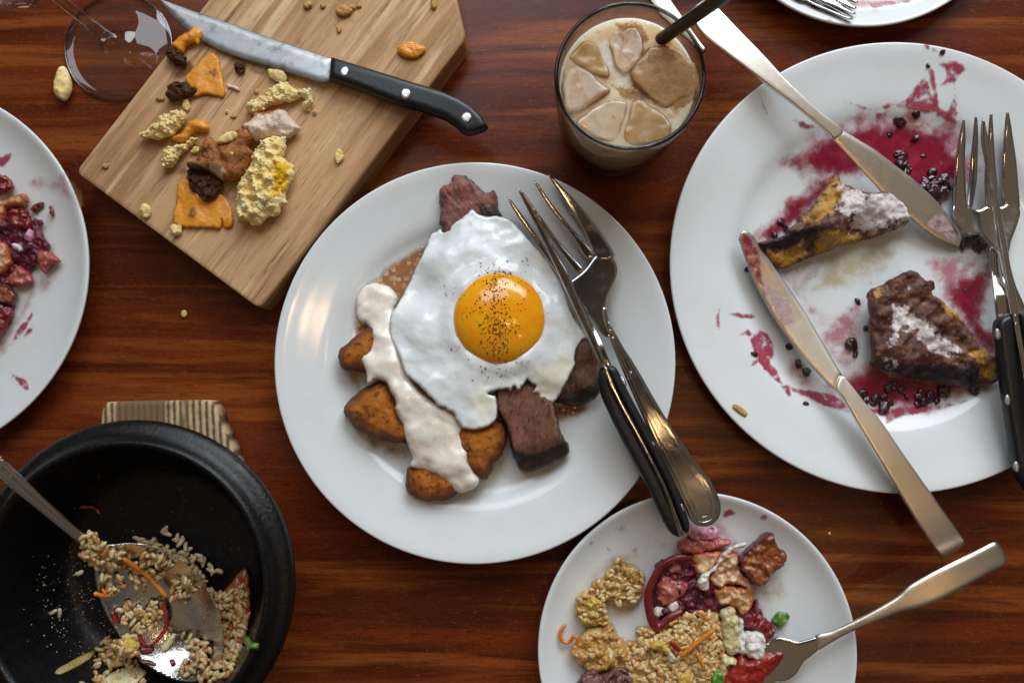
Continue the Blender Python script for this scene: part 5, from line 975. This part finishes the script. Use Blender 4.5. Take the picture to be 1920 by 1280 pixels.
bit('green_onion_slice', b1(1070, 795, 1100, 760, 1150, 738, 1198, 790, 1135, 858, 1085, 830), .3, .25, M_GREEN, 'bright green onion slice alone on the white plate', 'green onion', 'green onion bits', r=.15, masks=None)
bit('green_onion_slice', b1(610, 1250, 680, 1180, 720, 1250, 700, 1310, 620, 1310), 1.1, .2, M_GREEN, 'green onion bit half buried beside the tomato', 'green onion', 'green onion bits')
GS = 'carrot shreds on the small plate'
def shred(path, r_, label, grp, m=M_CARR): tube('carrot_shred', path, r_, m, n=8, step=.1, taper=.06, label=label, cat='carrot', group=grp)
shred([(*p, z) for p, z in zip(b1(630, 885, 500, 985, 385, 1080), (2.2, 2.1, 2.0))], .15, 'long orange carrot shred lying across the rice', GS)
shred([(*p, z) for p, z in zip(b1(505, 1050, 530, 1110, 560, 1160), (2.0, 2.0, 1.9))], .13, 'short carrot shred below the long one in the rice', GS)
shred([(*p, z) for p, z in zip(b1(500, 745, 550, 760, 570, 810), (1.8, 1.9, 1.8))], .10, 'thin carrot curl at the top edge of the rice', GS)
shred([(*p, z) for p, z in zip(b2(205, 735, 165, 780, 148, 840, 180, 900, 240, 895, 275, 850, 310, 870, 300, 965), (1.3, 1.3, 1.3, 1.3, 1.3, 1.45, 1.5, 1.3))], .12, 'S-shaped orange carrot curl on the plate edge', GS)
shred([(*p, z) for p, z in zip(b1(310, 960, 340, 1000, 380, 1040), (1.9, 1.95, 1.9))], .16, 'reddish carrot bit beside the yellow egg', GS, M_TOM)

# ------------------------------------------------------------------ left plate leftovers
cl = crop(0, 300, 2.56)
for pg, m_ in ((cl(100, 60, 230, 80, 330, 60, 350, 200, 250, 160, 140, 140), M_FAINT), (cl(60, 760, 160, 560, 180, 600, 160, 720, 110, 800, 60, 900, 0, 960, -60, 900), M_FAINT), (cl(100, 850, 150, 790, 160, 820, 120, 860), M_STREAK), (cl(35, 990, 60, 1020, 130, 1050, 135, 1110, 100, 1095, 60, 1050, 40, 1010), M_STREAK), (cl(40, 900, 90, 790, 150, 720, 165, 640, 172, 700, 140, 790, 60, 890), M_STREAK),
              (cl(340, 320, 380, 345, 415, 360, 360, 340), M_STREAK), (cl(414, 360, 428, 362, 420, 380), M_STREAK), (cl(235, 740, 255, 740, 250, 775, 238, 770), M_SYRUP), (cl(170, 520, 240, 560, 280, 520, 240, 640, 180, 640), M_FAINT), (cl(320, 60, 400, 160, 410, 300, 350, 220), M_SYRUP), (cl(-40, 0, 60, -40, 20, 40), M_STREAK)):
    PL.film('sauce_smear', pg, m_, dz=0.03, res=0.2)
GL = 'apple and onion slices on the left plate'
def lb(*a, **k): bit(*a, plate=PL, **k)
lb('beet_mash', cl(-60, 260, 60, 230, 150, 300, 180, 420, 150, 540, 60, 600, 70, 720, 20, 830, -60, 820), .15, .35, M_BEETP, 'dark beet juice mass under the fruit on the left plate', 'beetroot', rough=(.3, 1.5))
lb('apple_slice', cl(-40, 260, 0, 205, 60, 180, 112, 165, 138, 190, 125, 218, 70, 225, 30, 265, 5, 340, -40, 360), .5, .35, M_APPLE, 'curved pale apple slice uppermost on the left plate', 'apple', GL)
lb('beet_piece', cl(-30, 90, 20, 70, 45, 90, 62, 118, 55, 150, -30, 165), .4, .35, M_BEET, 'red beet lump above the curved apple slice', 'beetroot', 'beet pieces on the left plate')
lb('beet_piece', cl(40, 270, 70, 230, 130, 240, 150, 290, 150, 330, 100, 345, 60, 330), .5, .4, M_BEET, 'glossy red beet lump below the curved apple slice', 'beetroot', 'beet pieces on the left plate', rough=(.2, 1.8))
lb('pomegranate_seed', cl(148, 240, 170, 210, 205, 203, 212, 225, 175, 250), .15, .2, M_BEET, 'red seed nearer the apple slice, of the two loose seeds', 'seed', 'loose seeds on the left plate')
lb('pomegranate_seed', cl(232, 230, 250, 222, 260, 260, 246, 277), .15, .18, M_BEET, 'red seed farther out on the white, of the two', 'seed', 'loose seeds on the left plate')
lb('beet_piece', cl(165, 280, 205, 300, 200, 345, 240, 400, 235, 440, 180, 505, 130, 505, 95, 470, 130, 400, 165, 350), .35, .35, M_BEETP, 'dark purple beet leaf beside the orange-red piece', 'beetroot', 'beet pieces on the left plate', rough=(.25, 1.8))
lb('apricot_piece', cl(172, 440, 215, 428, 245, 442, 265, 460, 290, 490, 240, 502, 218, 552, 192, 510), .45, .35, M_PINK, 'star shaped orange-red fruit piece outermost on the left plate', 'fruit')
lb('onion_slice', cl(-40, 400, 0, 395, 42, 415, 52, 480, 30, 530, -40, 545), .7, .35, M_APPLE, 'cream coloured onion slice cut by the picture edge', 'onion', GL)
lb('onion_slice', cl(45, 570, 80, 520, 115, 515, 158, 560, 150, 592, 100, 608, 55, 600), .4, .35, M_PINK, 'pinkish onion wedge below the purple beet leaf', 'onion', GL)
lb('feta_crumble', cl(62, 408, 82, 395, 100, 412, 92, 445, 66, 434), .7, .15, M_FETA, 'white feta crumble between onion slice and beet leaf', 'feta', 'feta on the left plate')
lb('feta_crumble', cl(115, 355, 140, 332, 155, 350, 146, 385, 120, 385), .7, .15, M_DOLL, 'feta crumble stained pink under the red beet lump', 'feta', 'feta on the left plate')
lb('apricot_piece', cl(-30, 590, 40, 600, 80, 655, 60, 690, 20, 690, -30, 670), .6, .35, M_CUBE, 'brownish red fruit piece low on the left plate edge', 'fruit')
lb('beet_piece', cl(-30, 690, 40, 695, 62, 750, 40, 770, 20, 830, -30, 850), .45, .35, M_BEET, 'lowest dark red beet piece on the left plate', 'beetroot', 'beet pieces on the left plate')

M_HERB = mat('herb_fleck', (0.02, 0.025, 0.012), 0.6, [('a', 'g', 0.5, 0.6, (0.05, 0.07, 0.02))])
M_CHIL = mat('chilli_fleck', (0.25, 0.012, 0.008), 0.3, [('a', 'g', 0.5, 0.6, (0.45, 0.06, 0.01))])
def onpoly(pgs, n, zf, seed):
    r = np.random.default_rng(seed); out = []
    for pg in pgs:
        w_ = unproj(pg, zf)[:, :2]; k_ = 0; t_ = 0
        while k_ < n and t_ < n*20:
            t_ += 1; q = r.uniform(w_.min(0), w_.max(0))
            if sdist(q[None], w_)[0] > .05: out.append((q[0], q[1], float(zf(q[0], q[1]))+r.uniform(0, .12))); k_ += 1
    return out
o = flecks('herb_flecks', onpoly([rp, h1, h2_, h3_], 26, lambda x, y: PB.z(x, y)+1.0, 31), .05, M_HERB, None, 8); tag(o, 'dark herb flecks sprinkled over the rice on the small plate', 'herbs')
o = flecks('chilli_flecks', onpoly([rp, h1, h2_, h3_], 12, lambda x, y: PB.z(x, y)+1.0, 37), .075, M_CHIL, None, 9); tag(o, 'red chilli flecks sprinkled over the rice on the small plate', 'chilli')
grains('carrot_bits', [rp], 16, lambda x, y: pile_z(x, y)+.2, M_CARR, L=.7, W=.07, pile=.1, seed=41, label='thin carrot slivers mixed through the rice on the small plate', cat='carrot')
grains('meat_bits', [rp], 12, lambda x, y: pile_z(x, y)+.15, M_SAUS, L=.40, W=.09, pile=.05, seed=43, label='small brown meat bits mixed through the rice', cat='meat')
o = flecks('herb_flecks', onpoly([r1(300, 350, 1500, 150, 1650, 1250, 500, 1300), r2(0, 0, 1100, 0, 1100, 300, 0, 800)], 16, PR.zf(.05), 33), .05, M_HERB, None, 5); tag(o, 'dark specks strewn over the sauce on the largest plate', 'crumbs')

# ------------------------------------------------------------------ stone pot, trivet, spoon, rice
M_STONE = mat('black_stoneware', (0.0035, 0.0035, 0.004), 0.30, [('n', 3, 5, 0.55, 0.75, (0.006, 0.006, 0.007)), ('n', 26, 4, 0.68, 0.75, (0.02, 0.02, 0.02))], bump=[(5, 0.03, 4), (30, 0.012, 4)], spec=0.45, rlayers=[('n', 1.8, 5, 0.45, 0.7, 0.2)])
PC = P(226, 1106, 8.0)
PO = [(0, 2.6), (3.5, 2.6), (5.3, 2.75), (5.9, 3.1), (6.5, 4.2), (7.0, 5.8), (7.42, 7.2), (7.52, 7.6), (7.62, 7.84), (7.74, 7.92), (7.88, 7.86), (8.0, 7.6), (8.2, 7.3), (8.6, 7.1), (8.85, 6.95), (8.95, 6.7), (8.9, 6.3), (8.6, 5.6), (8.1, 4.2), (7.3, 2.6), (6.6, 1.9), (6.0, 1.62), (0, 1.62)]
pp = np.array(PO); ppc = catmull(pp, False, .25); ppc[0, 0] = 0; ppc[-1, 0] = 0; ppc[:, 0] = np.maximum(ppc[:, 0], 0)
lathe('stone_pot', [tuple(x) for x in ppc], PC, M_STONE, n=160, label='black stoneware pot with rice scraps, standing on a trivet', cat='pot')
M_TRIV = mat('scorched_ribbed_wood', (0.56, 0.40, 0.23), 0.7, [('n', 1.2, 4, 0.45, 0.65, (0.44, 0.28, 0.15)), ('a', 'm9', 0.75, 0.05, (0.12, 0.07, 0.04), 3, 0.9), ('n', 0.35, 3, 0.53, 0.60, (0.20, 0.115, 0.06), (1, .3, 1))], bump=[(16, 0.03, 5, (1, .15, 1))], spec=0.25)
tv = pairs(189, 775, 196, 758, 212, 753, 300, 751, 380, 750, 396, 754, 405, 768, 416, 800, 446, 872, 455, 960, 460, 1100, 440, 1250, 300, 1340, 100, 1340, 20, 1250, 0, 1100, 60, 960, 180, 860, 186, 810)
q = np.array([P(a, b, 1.5) for a, b in tv])[:, :2]; o2 = catmull(q, True, .15); p2, F, d, onb = triangulate(o2, .11, 6)
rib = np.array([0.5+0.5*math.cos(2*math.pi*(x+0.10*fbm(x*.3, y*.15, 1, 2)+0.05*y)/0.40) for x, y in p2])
zt = 1.5-0.16*(1-np.clip(d/.25, 0, 1))**2-0.09*(1-rib)*np.clip(d/.15, 0, 1)
inn = ~onb; n = len(p2); V = np.vstack([np.column_stack([p2, zt]), np.column_stack([p2, np.full(n, .02)])])
be = [i for i in range(n) if onb[i]]
from collections import Counter
ed = Counter(); 
for f in F:
    for i in range(3): ed[(f[i], f[(i+1) % 3])] += 1
FF = F+[tuple(i+n for i in reversed(f)) for f in F]+[(b_, a_, a_+n, b_+n) for (a_, b_) in ed if (b_, a_) not in ed]
mk('wooden_trivet', V, FF, M_TRIV, smooth=True, attrs={'m9': np.concatenate([rib, rib])}, label='ribbed scorched wooden trivet sticking out under the black pot', cat='trivet')
# rice and scraps in the pot
pot_r = np.array([a for a, _ in PO[:8]]); pot_z = np.array([b for _, b in PO[:8]])
def potz(x, y): return np.interp(np.hypot(np.asarray(x)-PC[0], np.asarray(y)-PC[1]), pot_r, pot_z)
M_RICE3 = ricemat('soy_brown_rice', (0.50, 0.32, 0.13), (0.60, 0.44, 0.23), (0.46, 0.22, 0.07))
q6 = crop(130, 960, 4.0); qp = crop(0, 740, 2.3707)
def pz(dz): return lambda x, y: potz(x, y)+dz
M_KIM = fm('kimchi_strip', (0.34, 0.08, 0.015), (0.46, 0.16, 0.04), 0.18, .08, .1, (0.18, 0.03, 0.01))
M_DIM = fm('dark_brown_slice', (0.045, 0.025, 0.006), (0.06, 0.035, 0.01), 0.5, .02, 0)  # very dark brown slice colour, not used on any object
rpot = [q6(480, 180, 620, 170, 900, 330, 1100, 560, 1180, 640, 1150, 760, 900, 500, 700, 300), q6(260, 930, 380, 930, 560, 1150, 640, 1230, 640, 1290, 280, 1290, 250, 1100), q6(1080, 640, 1330, 520, 1330, 900, 1250, 1100, 1200, 1290, 900, 1290, 1080, 1130, 1150, 900)]
grains('rice_in_pot', rpot, 480, pz(.1), M_RICE3, pile=.5, seed=12, L=.52, W=.135, label='cooked rice grains stuck to the bottom of the black pot', cat='rice')
grains('rice_in_pot', [q6(640, 100, 760, 100, 1050, 360, 1240, 480, 1150, 500, 900, 340)], 24, pz(.1), M_RICE2, pile=.4, seed=14, label='sparse rice grains on the far shadowed wall of the pot', cat='rice')
def pbit(name, pts, dz, h, m, label, cat, group=None, **kw):
    blob(name, pts, pz(dz), h, dz*.9, m, res=.09, rough=kw.pop('rough', (.12, 1.8)), ejit=(.05, 2.5), label=label, cat=cat, group=group, **kw)
pbit('kimchi_strip', q6(1130, 640, 1230, 500, 1320, 420, 1350, 520, 1345, 800, 1310, 960, 1240, 1040, 1130, 990, 1120, 860, 1180, 740), .2, .3, M_KIM, 'orange brown kimchi strip clinging to the pot wall', 'kimchi', rough=(.25, 2))
pbit('cabbage_piece', q6(340, 1180, 480, 1160, 580, 1200, 520, 1260, 360, 1290, 330, 1240), .5, .25, M_CUKE, 'pale cabbage piece at the bottom of the pot', 'cabbage', 'pale vegetable pieces in the pot')
M_DULL = fm('dull_egg', (0.40, 0.26, 0.06), (0.46, 0.34, 0.14), .4, .1, 0)
pbit('egg_bit', q6(105, 1062, 160, 1028, 220, 1022, 215, 1060, 170, 1090, 130, 1090), .08, .12, M_DULL, 'yellow egg flake on the pot floor left of the spoon', 'egg', 'egg flakes in the pot')
pbit('egg_bit', q6(90, 1240, 120, 1225, 150, 1235, 120, 1258), .1, .1, M_DULL, 'tiny yellow egg flake near the bottom edge', 'egg', 'egg flakes in the pot')
def tubeon(name, pts, f, dz, r_, m, **kw):
    w_ = unproj(pts, f); w_[:, 2] += dz; return tubew(name, w_, r_, m, n=8, step=.1, taper=.06, **kw)
tubeon('carrot_shred', qp(298, 955, 285, 1020, 270, 1100, 268, 1140, 280, 1168), pz(0), .12, .13, M_CARR, label='orange carrot shred curving up the left pot wall', cat='carrot', group='carrot shreds in the pot')
tubeon('carrot_shred', qp(290, 525, 350, 500, 420, 500, 450, 530), pz(0), .1, .09, M_KIM, label='dim carrot shred high in the dark of the pot', cat='carrot', group='carrot shreds in the pot')
grains('rice_in_pot', [qp(258, 965, 260, 945, 300, 925, 320, 940, 290, 965)], 2, pz(.25), M_RICE2, pile=.05, seed=3, label='pair of rice grains atop the carrot shred on the wall', cat='rice')
grains('rice_in_pot', [qp(345, 780, 365, 765, 378, 800, 350, 815)], 1, pz(.1), M_RICE2, pile=.05, seed=5, label='single pale rice grain left of the spoon neck', cat='rice')
pbit('green_onion_curl', q6(1290, 960, 1330, 920, 1380, 960, 1420, 985, 1415, 1030, 1380, 1025, 1340, 1010), .25, .2, M_GREEN, 'curled green onion slice on the pot wall', 'green onion')
r_ = np.random.default_rng(4); fl = []
for _ in range(260):
    a, b = (r_.uniform(0, 130), r_.uniform(1060, 1280)) if r_.uniform() < .6 else (r_.uniform(100, 460), r_.uniform(860, 1280))
    z = 4.0
    for _i in range(4): p = P(a, b, z); z = float(potz(p[0], p[1]))
    if math.hypot(p[0]-PC[0], p[1]-PC[1]) < 7.1: fl.append((p[0], p[1], z+.03))
o = flecks('food_flecks', fl, .05, M_RICE2, None, 6); tag(o, 'tiny pale food flecks on the dark left wall of the pot', 'crumbs')
# spoon
sp_ = thing('serving_spoon', 'large steel spoon holding rice, leaning in the black pot', 'spoon', at(290, 1150, 3.5))
SPZ = [(-40, 845, 10.0), (0, 880, 9.5), (80, 945, 8.5), (165, 1012, 6.6), (210, 1040, 5.9), (300, 1140, 5.0), (390, 1265, 4.6)]
SPF = zaxis(SPZ)
M_SPOON = mat('worn_spoon_steel', (0.66, 0.65, 0.64), 0.16, [('n', 3, 5, 0.6, 0.72, (0.36, 0.30, 0.26))], metal=1.0, rlayers=[('n', 4, 5, 0.48, 0.68, 0.36)], bump=[(8, .012, 4)])
so = pairs(160, 1008, 178, 1018, 205, 1021, 240, 1018, 280, 1021, 315, 1033, 350, 1057, 380, 1090, 403, 1130, 417, 1175, 419, 1215, 412, 1245, 396, 1266, 368, 1277, 335, 1276, 300, 1263, 262, 1236, 230, 1200, 204, 1160, 186, 1118, 178, 1078, 178, 1050, 170, 1030)
def spdep(d): return 1.15*(1-(1-np.clip(d/2.6, 0, 1))**2)
blob('bowl', so, SPF, 0, 0, M_SPOON, res=.13, parent=sp_, top=lambda x, y, d, zb: zb-spdep(d), bot=lambda x, y, d, zb, zt: zt-.11)
hs = blob('handle', pairs(178, 1020, 160, 1026, 120, 996, 70, 955, 20, 915, -60, 852, -150, 790, -170, 740, -140, 715, -60, 790, 10, 862, 60, 908, 110, 955, 150, 992, 172, 1006), SPF, .14, .14, M_STEEL, r=.18, res=.12, parent=sp_, rings=True)
for pth in (((155, 1008), (110, 968), (60, 925), (10, 880), (-50, 820)), ((150, 1012), (100, 972), (50, 932), (0, 890), (-60, 838)), ((158, 1004), (120, 968), (70, 920), (15, 868), (-50, 800))):
    w_ = unproj(pth, SPF); w_[:, 2] += .14; tubew('ridge', w_, [.03, .045, .06, .07, .07], M_STEEL, hs, n=6, step=.3)
bowlp = unproj(so, SPF)[:, :2]
def spoonz(x, y):
    x = np.atleast_1d(np.asarray(x, float)); y = np.atleast_1d(np.asarray(y, float)); d_ = np.maximum(sdist(np.column_stack([x, y]), bowlp), 0)
    v = SPF(x, y)-spdep(d_); return v if len(v) > 1 else float(v[0])
spr = [q6(140, 160, 200, 140, 260, 260, 420, 290, 440, 400, 330, 430, 180, 400, 110, 320), q6(210, 470, 430, 440, 430, 560, 300, 620, 200, 600), q6(460, 400, 560, 290, 660, 290, 780, 380, 760, 480, 620, 560, 540, 600, 470, 480), q6(380, 680, 560, 640, 700, 640, 720, 820, 560, 900, 410, 850), q6(780, 500, 900, 480, 960, 600, 860, 690, 780, 640), q6(840, 900, 1000, 930, 1090, 1000, 1000, 1200, 860, 1240, 830, 1160, 920, 1050), q6(260, 960, 520, 900, 540, 1050, 440, 1080)]
grains('rice_on_spoon', spr, 270, spoonz, M_RICE3, pile=.4, seed=21, L=.54, W=.14, label='clusters of seasoned rice grains in the spoon bowl', cat='rice')
blob('rice_clump', q6(130, 180, 180, 150, 260, 260, 400, 300, 420, 380, 330, 420, 200, 400, 110, 320), lambda x, y: np.asarray(spoonz(x, y))+.1 if np.ndim(x) else spoonz(x, y)+.1, .35, .15, M_HASH, res=.1, rough=(.25, 2.2), ejit=(.1, 2), label='sticky rice clump on the spoon neck', cat='rice')
grains('rice_on_spoon', [q6(100, 180, 180, 140, 260, 240, 330, 300, 400, 330, 330, 420, 200, 400, 110, 320)], 36, lambda x, y: spoonz(x, y)+.3, M_RICE3, pile=.2, seed=22, label='rice grains piled on the sticky clump at the spoon neck', cat='rice')
GSP = 'carrot shreds on the spoon'
tubeon('carrot_shred', q6(435, 330, 520, 390, 620, 460, 690, 540, 760, 620), spoonz, .5, .14, M_CARR, label='straight orange carrot shred across the spoon rice', cat='carrot', group=GSP)
tubeon('carrot_shred', q6(720, 660, 745, 760, 740, 860, 660, 960, 590, 975, 550, 920, 540, 870), spoonz, .35, .11, M_TOM, label='red looped pepper shred in the middle of the spoon', cat='pepper', group=GSP)
tubeon('carrot_shred', q6(205, 595, 280, 615, 370, 600), spoonz, .3, .13, M_CARR, label='short carrot shred on the left rim of the spoon', cat='carrot', group=GSP)
def sbit(pts, m, label, cat, name, h=.12): blob(name, pts, lambda x, y: (np.asarray(spoonz(x, y)) if np.ndim(x) else spoonz(x, y))+.1, h, .08, m, res=.07, rough=(.05, 2), ejit=(.03, 3), label=label, cat=cat, group='small bits on the spoon')
sbit(q6(540, 1010, 620, 1000, 640, 1030, 580, 1065, 540, 1050), M_BEET, 'dark red chilli flake below the looped shred', 'chilli', 'chilli_flake')
sbit(q6(320, 750, 350, 745, 375, 800, 345, 835, 325, 800), M_TOM, 'dark red chilli flake near the left side of the spoon', 'chilli', 'chilli_flake')
sbit(q6(750, 1110, 780, 1098, 795, 1130, 770, 1150), M_BEET, 'small round chilli flake near the spoon tip', 'chilli', 'chilli_flake')
sbit(q6(530, 1110, 600, 1105, 655, 1130, 640, 1150, 560, 1130), M_SAUS, 'brown sliver in the bright reflection of the spoon', 'vegetable', 'brown_sliver')
sbit(q6(690, 1020, 760, 920, 800, 920, 790, 970, 730, 1040), M_CUKE, 'pale green stalk slice beside the looped shred', 'vegetable', 'stalk_slice', .2)
sbit(q6(380, 970, 440, 900, 530, 940, 540, 1000, 470, 1080, 420, 1030), M_EGGY, 'yellow egg lump at the lower left spoon rim', 'egg', 'egg_lump', .3)
sbit(q6(550, 770, 590, 740, 620, 790, 580, 830), M_EGGY, 'small yellow egg bit in the middle rice cluster', 'egg', 'egg_lump', .35)

grains('carrot_bits', spr, 10, lambda x, y: spoonz(x, y)+.2, M_CARR, L=.45, W=.08, pile=.15, seed=51, label='short orange carrot slivers among the rice on the spoon', cat='carrot')
grains('carrot_bits', rpot, 16, pz(.3), M_CARR, L=.5, W=.08, pile=.2, seed=52, label='short orange carrot slivers among the rice in the pot', cat='carrot')
